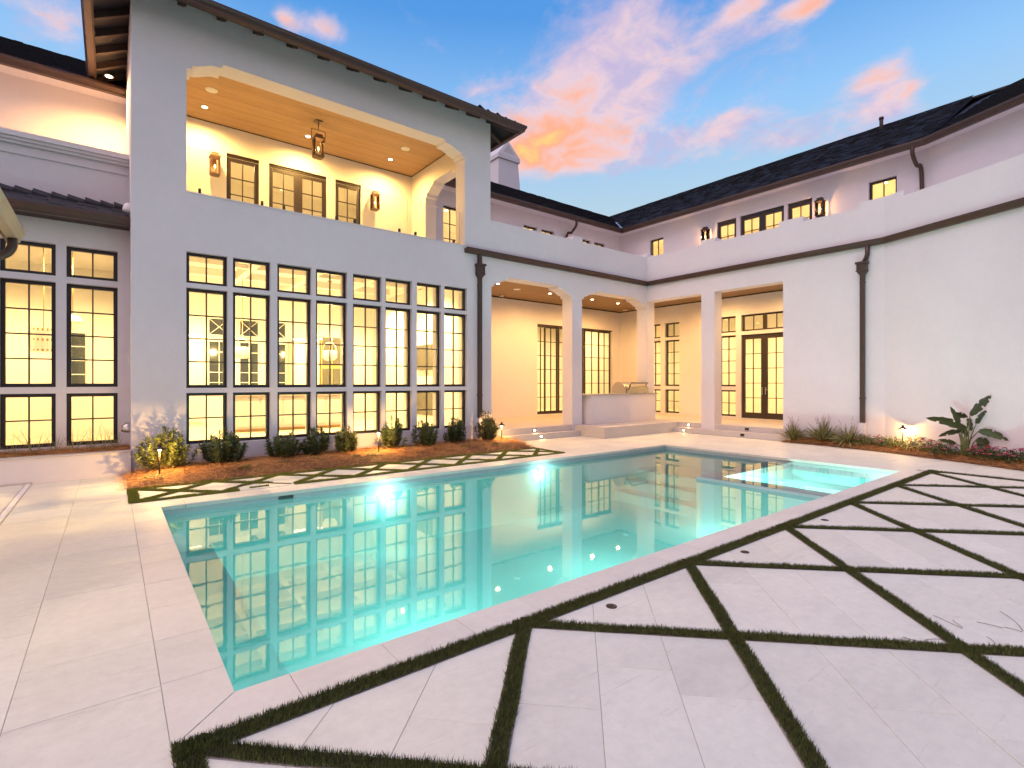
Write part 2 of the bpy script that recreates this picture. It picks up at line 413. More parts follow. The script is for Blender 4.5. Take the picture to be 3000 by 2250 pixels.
def wall_grid(mb, M, u0, u1, w0, w1, t, holes):
    us = sorted({u0, u1, *[h[0] for h in holes], *[h[1] for h in holes]}); ws = sorted({w0, w1, *[h[2] for h in holes], *[h[3] for h in holes]})
    us = [u for u in us if u0 <= u <= u1]; ws = [w for w in ws if w0 <= w <= w1]
    nu, nw = len(us) - 1, len(ws) - 1
    def full(i, j):
        if i < 0 or j < 0 or i >= nu or j >= nw: return False
        cu, cw = (us[i] + us[i + 1]) / 2, (ws[j] + ws[j + 1]) / 2
        return not any(h[0] < cu < h[1] and h[2] < cw < h[3] for h in holes)
    for i in range(nu):
        for j in range(nw):
            if not full(i, j): continue
            a, b, c, e = us[i], us[i + 1], ws[j], ws[j + 1]
            mb.poly([M(a, c, 0), M(b, c, 0), M(b, e, 0), M(a, e, 0)])
            mb.poly([M(a, c, t), M(a, e, t), M(b, e, t), M(b, c, t)])
            if not full(i - 1, j): mb.poly([M(a, c, 0), M(a, e, 0), M(a, e, t), M(a, c, t)])
            if not full(i + 1, j): mb.poly([M(b, c, 0), M(b, c, t), M(b, e, t), M(b, e, 0)])
            if not full(i, j - 1): mb.poly([M(a, c, 0), M(a, c, t), M(b, c, t), M(b, c, 0)])
            if not full(i, j + 1): mb.poly([M(a, e, 0), M(b, e, 0), M(b, e, t), M(a, e, t)])
def build_wall(name, parent, M, u0, u1, w0, w1, t, holes=(), corbels=(), material='stucco', extra=None):
    mb = MB(); wall_grid(mb, M, u0, u1, w0, w1, t, list(holes))
    for (ul, side, z0, z1, wdt) in corbels:       # stepped ogee bracket in the upper corner of an opening
        pts = [(0, z0), (0.07, z0 + 0.005), (0.075, z0 + 0.085 * (z1 - z0) / 0.29)]
        n = 10; ya, yb = z0 + 0.30 * (z1 - z0), z0 + 0.75 * (z1 - z0)
        pts = [(0, z0 - 0.002), (0.14 * wdt, z0 + 0.02), (0.15 * wdt, ya)]
        for k in range(n + 1):
            q = k / n; pts.append((wdt * (0.15 + 0.80 * q), ya + (yb - ya) * (0.5 - 0.5 * math.cos(math.pi * min(1, q * 1.12)))))
        pts += [(wdt * 0.97, yb + 0.004), (wdt, z1), (0, z1)]
        P2 = [(ul + side * a, b) for a, b in pts]
        # ring as strips of quads hanging from the soffit, so that the front stays planar
        for k in range(len(P2) - 2):
            (a, b), (c, e) = P2[k], P2[k + 1]
            if abs(a - c) < 1e-6:
                mb.poly([M(a, b, 0), M(a, e, 0), M(a, e, t), M(a, b, t)]); continue
            mb.poly([M(a, b, 0), M(c, e, 0), M(c, z1, 0), M(a, z1, 0)])
            mb.poly([M(a, b, t), M(a, z1, t), M(c, z1, t), M(c, e, t)])
            mb.poly([M(a, b, 0), M(a, b, t), M(c, e, t), M(c, e, 0)])
    if extra: extra(mb)
    return mb.build(name, material, parent, recalc=False)

def window(parent, M, u0, u1, w0, w1, nc, nr, rec=0.10, fr=0.055, dep=0.07, material='frame_dark', name='window', mw=0.022, glass='window_glass', sill=None, boxes=True):
    """a framed window: the frame is the part, its bars and panes are sub-parts"""
    if u0 > u1: u0, u1 = u1, u0
    mb = MB(); d0, d1 = rec, rec + dep
    mb.mbox(M, u0, u1, w0, w0 + fr, d0, d1); mb.mbox(M, u0, u1, w1 - fr, w1, d0, d1)
    mb.mbox(M, u0, u0 + fr, w0 + fr, w1 - fr, d0, d1); mb.mbox(M, u1 - fr, u1, w0 + fr, w1 - fr, d0, d1)
    f = mb.build(name, material, parent)
    def part(nm, mt, a, b, c, e, p, q):
        if boxes:
            A = M(a, c, p); B = M(b, e, q); cbox(nm, mt, f, A[0], B[0], A[1], B[1], A[2], B[2])
        else:
            k = MB(); k.mbox(M, a, b, c, e, p, q); k.build(nm, mt, f)
    a0, a1, c0, c1 = u0 + fr, u1 - fr, w0 + fr, w1 - fr
    pu, pw = (a1 - a0) / nc, (c1 - c0) / nr
    for i in range(1, nc): part('muntin', material, a0 + i * pu - mw / 2, a0 + i * pu + mw / 2, c0, c1, d0 + 0.012, d1 - 0.012)
    for j in range(1, nr): part('muntin', material, a0, a1, c0 + j * pw - mw / 2, c0 + j * pw + mw / 2, d0 + 0.015, d1 - 0.015)
    for i in range(nc):
        for j in range(nr):
            part('pane', glass, a0 + i * pu, a0 + (i + 1) * pu, c0 + j * pw, c0 + (j + 1) * pw, d0 + 0.032, d0 + 0.038)
    return f

def lamp(kind, name, parent, loc, energy, color, radius=0.05, spot=None, blend=0.6, aim=None):
    d = bpy.data.lights.new(name, kind); d.energy = energy; d.color = color; d.shadow_soft_size = radius
    if spot: d.spot_size = R(spot); d.spot_blend = blend
    o = bpy.data.objects.new(name, d); col.objects.link(o); o.parent = parent; o.location = Vector(loc) - wpos(parent)
    if aim: o.rotation_euler = (-Vector(aim)).to_track_quat('Z', 'Y').to_euler()
    return o

# ------------------------------------------------------------------ key dimensions (metres)
YA, XB, TW = 10.8, 14.2, 0.42                    # facade plane, right wing plane, wall thickness
XL, XR = 0.263, 7.73                             # tall block, left and right
YU, XU = 14.5, 17.2                              # back walls of porch and upper storey
PH = 0.31                                        # porch floor
ZP, ZM = 5.755, 5.885                            # parapet, merlon tops
KB = (XB, 4.06)                                  # where the right wing bends
KU = (XU, 3.95)
PX0, PX1, PY0, PY1 = 0.49, 10.90, 2.89, 7.73     # pool
WZ = -0.11                                       # pool water level

# ================================================================== GROUND, DECK, POOL
def ground():
    mb = MB()                                     # ground sheet with a hole for the pool
    def sheet(x0, x1, y0, y1): mb.poly([(x0, y0, -0.045), (x1, y0, -0.045), (x1, y1, -0.045), (x0, y1, -0.045)])
    a, b, c, d = PX0 - 0.05, PX1 + 0.05, PY0 - 0.05, PY1 + 0.05
    sheet(-600, 600, -600, c); sheet(-600, 600, d, 600); sheet(-600, a, c, d); sheet(b, 600, c, d)
    o = mb.build('ground', 'ground_far', recalc=False); tag(o, 'ground under and around the terrace', 'ground', kind='structure')
ground()

def poly_clip(poly, nx, ny, c):                   # keep nx*x + ny*y <= c
    out = []
    for i in range(len(poly)):
        p, q = poly[i], poly[(i + 1) % len(poly)]
        dp, dq = nx * p[0] + ny * p[1] - c, nx * q[0] + ny * q[1] - c
        if dp <= 0: out.append(p)
        if (dp < 0 < dq) or (dq < 0 < dp):
            t = dp / (dp - dq); out.append((p[0] + (q[0] - p[0]) * t, p[1] + (q[1] - p[1]) * t))
    return out
def area(p): return abs(sum(p[i][0] * p[(i + 1) % len(p)][1] - p[(i + 1) % len(p)][0] * p[i][1] for i in range(len(p)))) / 2
def inset(poly, g):
    n = len(poly); cx = sum(p[0] for p in poly) / n; cy = sum(p[1] for p in poly) / n
    out = list(poly)
    for i in range(n):
        p, q = poly[i], poly[(i + 1) % n]
        ex, ey = q[0] - p[0], q[1] - p[1]; L = math.hypot(ex, ey)
        if L < 1e-6: continue
        nx, ny = ey / L, -ex / L
        if nx * (cx - p[0]) + ny * (cy - p[1]) > 0: nx, ny = -nx, -ny
        out = poly_clip(out, nx, ny, nx * p[0] + ny * p[1] - g)
        if len(out) < 3: return []
    return out
def paver(poly, parent, material='limestone', z1=0.0, z0=-0.042, g=0.0013, name='paver'):
    p = inset(poly, g)
    if len(p) < 3 or area(p) < 4e-4: return
    dz = rnd.uniform(-0.0012, 0.0)
    b = inset(p, 0.002)
    mb = MB(); n = len(p)
    if len(b) == n:                               # tiny arris round the top
        k = 0
        mb.v = [(x, y, z0) for x, y in p] + [(x, y, z1 + dz - 0.002) for x, y in p] + [(x, y, z1 + dz) for x, y in b]
        mb.f = [tuple(range(2 * n, 3 * n))]
        for lay in (0, n):
            for i in range(n):
                j = (i + 1) % n; mb.f.append((lay + i, lay + j, lay + n + j, lay + n + i))
        mb.sm = [False] * len(mb.f)
    else:
        mb.prism([(x, y, z0) for x, y in p], [(x, y, z1 + dz) for x, y in p])
    return mb.build(name, material, parent)
def rect(x0, x1, y0, y1): return [(x0, y0), (x1, y0), (x1, y1), (x0, y1)]

def deck():
    mb = MB()                                     # mortar bed that shows in the joints
    def sheet(x0, x1, y0, y1): mb.poly([(x0, y0, -0.005), (x1, y0, -0.005), (x1, y1, -0.005), (x0, y1, -0.005)])
    sheet(-6, PX0 - 0.04, -4, 11.2); sheet(PX0 - 0.04, PX1 + 0.04, PY1 + 0.04, 11.2); sheet(PX1 + 0.04, 14.6, -4, 11.2); sheet(PX0 - 0.04, PX1 + 0.04, -4, PY0 - 0.04)
    d = mb.build('deck', 'joint_mortar', recalc=False); tag(d, 'pale limestone pool deck laid in large square pavers', 'deck', kind='structure')
    s = 0.585
    # left terrace
    for i in range(8):
        x1 = 0.2 - i * s; x0 = x1 - s; j = -9
        off = 0
        while True:
            y0 = 3.175 + j * s; 
            if y0 > 10.68: break
            k = 2 if (rnd.random() < 0.22) else 1
            y1 = min(y0 + k * s, 10.70)
            if y1 > y0 + 0.02: paver(rect(x0, x1, y0, y1), d)
            j += k
    # strip between far coping and the little path, and deck to the right of it
    x = 0.2
    while x < 7.87:
        paver(rect(x, min(x + s, 7.87), PY1 + 0.29, 8.17), d); x += s
    for i in range(11):
        x0 = 7.87 + i * s; x1 = min(x0 + s, 14.19)
        for j in range(5):
            y0 = PY1 + 0.29 + j * s; y1 = min(y0 + s, 10.79)
            p = rect(x0, x1, y0, y1)
            if i < 2: p = poly_clip(p, -1.0, 0.42, -7.9 + 0.42 * 9.3)
            if len(p) > 2: paver(p, d)
    # deck beyond the right end of the pool
    for i in range(6):
        x0 = PX1 + 0.29 + i * s; x1 = min(x0 + s, 14.19)
        for j in range(22):
            y0 = PY1 + 0.29 - (j + 1) * s; y1 = y0 + s
            p = rect(x0, x1, y0, y1)
            if y0 < 2.62:
                p = poly_clip(p, -1, 0, -11.36)
            if len(p) > 2: paver(p, d)
    # coping with mitred corners
    w = 0.29
    a, b, c, e = PX0 - 0.02, PX1 + 0.02, PY0 - 0.02, PY1 + 0.02
    a, b, c, e = PX0, PX1, PY0, PY1
    def cop(p): paver(p, d, 'coping_stone', 0.0, -0.05, 0.0018, 'coping_stone')
    xs = [a, 1.258 - 0.51]; 
    while xs[-1] < b - 0.6: xs.append(xs[-1] + 0.515)
    xs.append(b)
    for i in range(len(xs) - 1):
        l0 = xs[i] if i else a - w; r0 = xs[i + 1] if i < len(xs) - 2 else b + w
        cop([(xs[i], c), (xs[i + 1], c), (r0, c - w), (l0, c - w)]); cop([(xs[i], e), (xs[i + 1], e), (r0, e + w), (l0, e + w)])
    ys = [c, 3.186]
    while ys[-1] < e - 0.6: ys.append(ys[-1] + 0.55)
    ys.append(e)
    for i in range(len(ys) - 1):
        l0 = ys[i] if i else c - w; r0 = ys[i + 1] if i < len(ys) - 2 else e + w
        cop([(a, ys[i]), (a, ys[i + 1]), (a - w, r0), (a - w, l0)]); cop([(b, ys[i]), (b, ys[i + 1]), (b + w, r0), (b + w, l0)])
    return d
DECK = deck()

# ------------------------------------------------------------------ diamond paving with turf joints
P0, Q0, STEP, HW = 4.63, -0.45, 1.81, 0.064
LX0, LX1, LY0, LY1 = 0.305, 11.255, -1.6, 2.485
def lattice():
    mb = MB(); mb.poly([(0.2, LY0, -0.008), (11.36, LY0, -0.008), (11.36, 2.6, -0.008), (0.2, 2.6, -0.008)])
    d = mb.build('diamond_paving', 'joint_mortar', recalc=False); tag(d, 'pale stone diamonds set between strips of artificial turf', 'paving', kind='structure')
    rg = random.Random(3)
    for i in range(-4, 6):
        for j in range(-3, 8):
            p0, p1 = P0 + i * STEP + HW, P0 + (i + 1) * STEP - HW
            q0, q1 = Q0 + j * STEP + HW, Q0 + (j + 1) * STEP - HW
            third = (q1 - q0) / 3
            for k in range(3):
                cut = p0 + (p1 - p0) * rg.choice((0.22, 0.36, 0.5, 0.68, 1.0))
                for (pa, pb) in ((p0, cut), (cut, p1)):
                    if pb - pa < 0.02: continue
                    qa, qb = q0 + k * third, q0 + (k + 1) * third
                    pl = [((p + q) / 2, (p - q) / 2) for p, q in ((pa, qa), (pb, qa), (pb, qb), (pa, qb))]
                    for (nx, ny, c) in ((-1, 0, -LX0), (1, 0, LX1), (0, 1, LY1), (0, -1, -LY0)):
                        if len(pl) > 2: pl = poly_clip(pl, nx, ny, c)
                    if len(pl) < 3: continue
                    cx = sum(v[0] for v in pl) / len(pl); cy = sum(v[1] for v in pl) / len(pl)
                    if cy < 0.0 and cx * FX + cy * FY < 1.2: continue
                    if cx * FX + cy * FY < 1.0: continue
                    paver(pl, d)
    return d
LATT = lattice()

def blades(name, P, hmin, hmax, wid, material, lean=0.55, parent=None, seed=1, base=None):
    """one mesh of grass blades, P: (n,3) root points"""
    g = np.random.default_rng(seed); n = len(P)
    an = g.uniform(0, 2 * np.pi, n); h = g.uniform(hmin, hmax, n); w = wid * g.uniform(0.7, 1.3, n) if np.ndim(wid) == 0 else wid
    h = h * (1 + 0.18 * np.sin(P[:, 0] * 11 + 2 * np.sin(P[:, 1] * 7)) * np.sin(P[:, 1] * 9.7))
    la = g.uniform(0, 2 * np.pi, n); le = g.uniform(0, lean, n) * h
    dx, dy = np.cos(an) * w / 2, np.sin(an) * w / 2
    V = np.zeros((n, 3, 3))
    V[:, 0] = P; V[:, 1] = P; V[:, 2] = P
    V[:, 0, 0] -= dx; V[:, 0, 1] -= dy; V[:, 1, 0] += dx; V[:, 1, 1] += dy
    V[:, 2, 0] += np.cos(la) * le; V[:, 2, 1] += np.sin(la) * le; V[:, 2, 2] += h
    V = V.reshape(-1, 3)
    me = bpy.data.meshes.new(name); me.vertices.add(3 * n); me.vertices.foreach_set('co', V.ravel())
    me.loops.add(3 * n); me.loops.foreach_set('vertex_index', np.arange(3 * n, dtype=np.int32))
    me.polygons.add(n); me.polygons.foreach_set('loop_start', np.arange(0, 3 * n, 3, dtype=np.int32))
    me.update(calc_edges=True); me.materials.append(MAT[material])
    o = bpy.data.objects.new(name, me); col.objects.link(o); o.parent = parent; WPOS[o.name] = Vector((0, 0, 0))
    return o

def strip_points(segs, dens, g):
    out = []
    for (x0, y0, x1, y1, hw, dom) in segs:
        L = math.hypot(x1 - x0, y1 - y0); n = int(L * 2 * hw * dens)
        t = g.uniform(0, 1, n); s = g.uniform(-hw - 0.004, hw + 0.004, n) + 0.006 * np.sin(t * L * 9.0 + 3 * x0) * g.uniform(0, 1, n)
        ex, ey = (x1 - x0) / L, (y1 - y0) / L
        P = np.stack([x0 + ex * L * t - ey * s, y0 + ey * L * t + ex * s, np.zeros(n)], 1)
        d = P[:, 0] * FX + P[:, 1] * FY
        keep = (g.uniform(0, 1, n) < np.clip(3.2 / np.maximum(d, 0.5), 0.12, 1.0)) & (d > 1.2)
        keep &= (P[:, 0] > dom[0]) & (P[:, 0] < dom[1]) & (P[:, 1] > dom[2]) & (P[:, 1] < dom[3])
        out.append(P[keep])
    return np.concatenate(out)

def turf_strip(mb, x0, y0, x1, y1, hw, z=0.010):
    L = math.hypot(x1 - x0, y1 - y0); nx, ny = -(y1 - y0) / L * hw, (x1 - x0) / L * hw
    mb.poly([(x0 - nx, y0 - ny, z), (x1 - nx, y1 - ny, z), (x1 + nx, y1 + ny, z), (x0 + nx, y0 + ny, z)])

def lattice_turf():
    dom = (0.195, 11.365, LY0, 2.605); inner = (LX0 - 0.03, LX1 + 0.03, LY0, LY1 + 0.03)
    hw = 0.042
    segs = [(0.2, 2.543, 11.36, 2.543, 0.055, dom), (11.308, 2.6, 11.308, LY0, 0.05, dom), (0.252, 2.6, 0.252, LY0, 0.05, dom)]
    for k in range(-3, 6):
        c = P0 + k * STEP                           # x + y = c
        segs.append((c - 2.6, 2.6, c - LY0, LY0, hw, inner))
        c = Q0 + k * STEP                           # x - y = c
        segs.append((c + 2.6, 2.6, c + LY0, LY0, hw, inner))
    for k in range(6, 9):
        c = Q0 + k * STEP; segs.append((c + 2.6, 2.6, c + LY0, LY0, hw, inner))
    mb = MB()
    for i, (x0, y0, x1, y1, h, dm) in enumerate(segs):
        # clip the centre line to the panel
        if i >= 3:
            t0, t1 = 0.0, 1.0; dx, dy = x1 - x0, y1 - y0
            for p, q in ((-dx, x0 - 0.3), (dx, 11.26 - x0)):
                if abs(p) < 1e-9: continue
                t = q / p
                if p < 0: t0 = max(t0, t)
                else: t1 = min(t1, t)
            if t1 <= t0: continue
            x0, y0, x1, y1 = x0 + dx * t0, y0 + dy * t0, x0 + dx * t1, y0 + dy * t1
        turf_strip(mb, x0, y0, x1, y1, h - 0.006, 0.005 + 0.00025 * i)
    g = np.random.default_rng(5)
    P = strip_points(segs, 42000, g); P[:, 2] = 0.004
    root = blades('artificial_turf', P, 0.018, 0.031, 0.0042, 'turf_blade', 0.75, seed=6)
    tag(root, 'dark olive turf strips criss-crossing the stone diamonds', 'turf', kind='stuff')
    b = mb.build('turf_backing', 'turf_backing', root, recalc=False)
    tag(b, kind='stuff')
lattice_turf()

# ------------------------------------------------------------------ narrow path between planting bed and pool
def small_path():
    mb = MB(); mb.poly([(0.18, 8.17, -0.008), (7.87, 8.17, -0.008), (7.87, 9.26, -0.008), (0.18, 9.26, -0.008)])
    d = mb.build('garden_path', 'joint_mortar', recalc=False); tag(d, 'narrow path of pale stone triangles edged in turf beside planting bed', 'path', kind='structure')
    x0, x1, y0, y1 = 0.29, 7.80, 8.26, 9.17
    s, c0, h = 0.965, 3.19 - 8.25, 0.042 * 1.414
    m0 = 3.19 + 9.17
    gap = (1.45, 2.2)
    for i in range(-6, 8):
        for j in range(-6, 8):
            q0, q1 = c0 + i * s + h, c0 + (i + 1) * s - h          # x - y
            p0, p1 = m0 + j * s + h, m0 + (j + 1) * s - h          # x + y
            pl = [((p + q) / 2, (p - q) / 2) for p, q in ((p0, q0), (p1, q0), (p1, q1), (p0, q1))]
            for (nx, ny, c) in ((-1, 0, -x0), (1, 0, x1), (0, 1, y1), (0, -1, -y0)):
                if len(pl) > 2: pl = poly_clip(pl, nx, ny, c)
            if len(pl) > 2: paver(pl, d)
    paver(rect(gap[0], gap[1], 8.17, 8.52), d, z1=0.006)           # slab over the skimmer
    segs = []; big = (0.17, 7.88, 8.16, 9.27); dom = (0.25, 7.84, 8.2, 9.24)
    segs += [(0.18, 8.215, gap[0], 8.215, 0.045, big), (gap[1], 8.215, 7.87, 8.215, 0.045, big), (0.18, 9.215, 7.87, 9.215, 0.045, big), (0.235, 8.17, 0.235, 9.26, 0.055, big), (7.835, 8.17, 7.835, 9.26, 0.035, big), (1.60, 8.3, 1.86, 8.3, 0.03, big)]
    for i in range(-6, 9):
        c = c0 + i * s; segs.append((c + 8.26, 8.26, c + 9.17, 9.17, 0.042, dom))
        c = m0 + i * s; segs.append((c - 8.26, 8.26, c - 9.17, 9.17, 0.042, dom))
    mb = MB(); keepseg = []
    for i, (a, b, c, e, hw, dm) in enumerate(segs):
        if max(a, c) < 0.2 or min(a, c) > 7.85: continue
        if i >= 6 and (min(a, c) < 0.25 or max(a, c) > 7.84):
            t0, t1 = 0.0, 1.0; dx = c - a
            for p, q in ((-dx, a - 0.25), (dx, 7.84 - a)):
                t = q / p
                if p < 0: t0 = max(t0, t)
                else: t1 = min(t1, t)
            if t1 <= t0 + 0.02: continue
            a, b, c, e = a + (c - a) * t0, b + (e - b) * t0, a + (c - a) * t1, b + (e - b) * t1
        keepseg.append((a, b, c, e, hw, dm)); turf_strip(mb, a, b, c, e, hw - 0.004, 0.005 + 0.0002 * i)
    g = np.random.default_rng(8)
    P = strip_points(keepseg, 60000, g)
    P = P[~((P[:, 0] > gap[0]) & (P[:, 0] < gap[1]) & (P[:, 1] < 8.52) & ~((P[:, 0] > 1.60) & (P[:, 0] < 1.86) & (P[:, 1] > 8.27) & (P[:, 1] < 8.33)))]
    P[:, 2] = 0.004
    root = blades('path_turf', P, 0.018, 0.030, 0.009, 'turf_blade_lit', 0.6, seed=9)
    tag(root, 'turf zigzag along the planting bed, lamp glow put into its green', 'turf', kind='stuff')
    b = mb.build('turf_backing', 'turf_backing', root, recalc=False); tag(b, kind='stuff')
small_path()

# ------------------------------------------------------------------ pool and spa
SX, SY, SW = 7.96, 5.02, 0.32                     # spa: left face, far face, wall width
def pool():
    root = thing('swimming_pool', (PX0, PY0, -1.3), 'long rectangular pool with raised corner spa and underwater lights', 'pool')
    root['kind'] = 'structure'
    fz = -1.12
    mb = MB(); mb.box(PX0 - 0.2, PX1 + 0.2, PY0 - 0.2, PY1 + 0.2, fz - 0.2, fz); mb.build('pool_floor', 'pool_plaster', root)
    t0 = WZ - 0.10                                # waterline tile above this
    for nm, mt, z0, z1 in (('pool_wall', 'pool_plaster', fz, t0), ('waterline_tile', 'mosaic', t0, -0.052)):
        mb = MB(); o = 0.012 if nm == 'pool_wall' else 0.008
        mb.box(PX0 - 0.2, PX1 + 0.2, PY1 + 0.02 - o, PY1 + 0.2, z0, z1); mb.build(nm, mt, root)
        mb = MB(); mb.box(PX0 - 0.2, PX1 + 0.2, PY0 - 0.2, PY0 - 0.02 + o, z0, z1); mb.build(nm, mt, root)
        mb = MB(); mb.box(PX0 - 0.2, PX0 - 0.02 + o, PY0 - 0.02 + o, PY1 + 0.02 - o, z0, z1); mb.build(nm, mt, root)
        mb = MB(); mb.box(PX1 + 0.02 - o, PX1 + 0.2, PY0 - 0.02 + o, PY1 + 0.02 - o, z0, z1); mb.build(nm, mt, root)
    # bench across the shallow end and sun shelf steps by the far right corner
    mb = MB(); mb.box(PX0 - 0.008, 1.06, PY0 - 0.008, PY1 + 0.008, fz, -0.62); mb.build('bench', 'pool_plaster', root, bevel=0.02)
    for k in range(3):
        mb = MB(); mb.box(PX1 - 1.9 + 0.4 * k, PX1 + 0.008, SY + SW + 0.002, PY1 + 0.008, fz, -0.9 + 0.2 * k); mb.build('step', 'pool_plaster', root, bevel=0.02)
    # spa shell
    top = -0.064
    def wall(x0, x1, y0, y1, z0, z1, nm, mt): mb = MB(); mb.box(x0, x1, y0, y1, z0, z1); return mb.build(nm, mt, root)
    wall(SX, SX + SW, PY0 - 0.008, SY, fz, top - 0.10, 'spa_wall', 'spa_plaster'); wall(SX - 0.006, SX + SW, PY0 - 0.008, SY + 0.006, top - 0.10, top, 'spa_edge', 'mosaic')
    wall(SX + SW, PX1 + 0.008, SY - SW, SY, fz, top - 0.10, 'spa_wall', 'spa_plaster'); wall(SX + SW, PX1 + 0.008, SY - SW, SY + 0.006, top - 0.10, top, 'spa_edge', 'mosaic')
    ix0, iy1 = SX + SW, SY - SW
    wall(ix0, PX1 + 0.006, PY0 - 0.006, iy1, fz, -0.80, 'spa_floor', 'spa_plaster')
    bz = -0.42
    wall(ix0, PX1 + 0.006, iy1 - 0.42, iy1 - 0.001, -0.80, bz, 'spa_bench', 'spa_plaster'); wall(PX1 - 0.42, PX1 + 0.006, PY0 - 0.006, iy1 - 0.42, -0.80, bz, 'spa_bench', 'spa_plaster')
    wall(ix0, PX1 - 0.42, PY0 - 0.006, PY0 + 0.40, -0.80, bz, 'spa_bench', 'spa_plaster')
    # skimmer mouth
    mb = MB(); mb.box(1.86, 2.06, PY1 + 0.001, PY1 + 0.011, -0.108, -0.06); mb.build('skimmer_mouth', 'dark_plastic', root)
    # water
    mb = MB(); z = WZ
    mb.poly([(PX0 - 0.01, PY0 - 0.01, z), (SX - 0.006, PY0 - 0.01, z), (SX - 0.006, SY + 0.006, z), (SX - 0.006, PY1 + 0.01, z), (PX0 - 0.01, PY1 + 0.01, z)])
    mb.poly([(SX - 0.006, SY + 0.006, z), (PX1 + 0.01, SY + 0.006, z), (PX1 + 0.01, PY1 + 0.01, z), (SX - 0.006, PY1 + 0.01, z)])
    w = mb.build('pool_water', 'pool_water', recalc=False); tag(w, 'still turquoise pool water mirroring the lit windows', 'water', kind='structure')
    mb = MB(); z = -0.058
    mb.poly([(SX - 0.004, PY0 - 0.006, z), (PX1 + 0.006, PY0 - 0.006, z), (PX1 + 0.006, SY + 0.004, z), (SX - 0.004, SY + 0.004, z)])
    w = mb.build('spa_water', 'spa_water', recalc=False); tag(w, 'bright aqua spa water in the pool corner', 'water', kind='structure')
    # underwater lights
    def plight(loc, aim, label, e, r=0.065):
        t = thing('pool_light', loc, label, 'pool light', 'underwater pool lights')
        a = Vector(aim).normalized(); q = a.to_track_quat('Z', 'Y').to_matrix()
        def disc(r0, r1, d0, d1, nm, mt):
            mb = MB(); n = 20; L = Vector(loc)
            A = [L + q @ Vector((r0 * math.cos(k * 2 * math.pi / n), r0 * math.sin(k * 2 * math.pi / n), d0)) for k in range(n)]
            B = [L + q @ Vector((r1 * math.cos(k * 2 * math.pi / n), r1 * math.sin(k * 2 * math.pi / n), d1)) for k in range(n)]
            mb.prism(A, B); mb.build(nm, mt, t)
        disc(r * 1.3, r * 1.2, -0.01, 0.012, 'trim_ring', 'steel'); disc(r, r * 0.85, 0.012, 0.022, 'lens', 'pool_lens')
        lamp('POINT', 'pool_light_beam', t, Vector(loc) + a * 0.16, e, (0.66, 1.0, 0.92), 0.05)
    plight((3.451, PY1 + 0.004, -0.235), (0.1, -1, -0.12), 'round pool light glowing on the far wall below the windows', 17, 0.052)
    plight((6.745, PY1 + 0.004, -0.235), (0.1, -1, -0.12), 'round pool light glowing on the far wall below the porch', 17, 0.052)
    plight((SX + SW + 0.004, 3.75, -0.56), (1, 0.05, 0.0), 'round spa light glowing on the inner wall of spa', 300, 0.05)
    for x, lb in ((1.6, 'leftmost of three'), (3.4, 'middle of three'), (5.2, 'rightmost of three')): plight((x, PY0 - 0.004, -0.80), (0, 1, 0.0), lb + ' unseen pool lights added under the near coping to brighten the water', 120, 0.05)  # lamps added out of view to brighten the pool evenly
pool()

# ================================================================== THE HOUSE
V = thing('villa', (7.0, 14.0, 0.0), 'white stucco villa wrapped round the pool, dark shingle roofs and lit windows', 'house')
ROWS = ((3.34, 3.90, 2, 1), (1.455, 3.255, 2, 4), (0.44, 1.365, 2, 2))     # transom, tall, low window

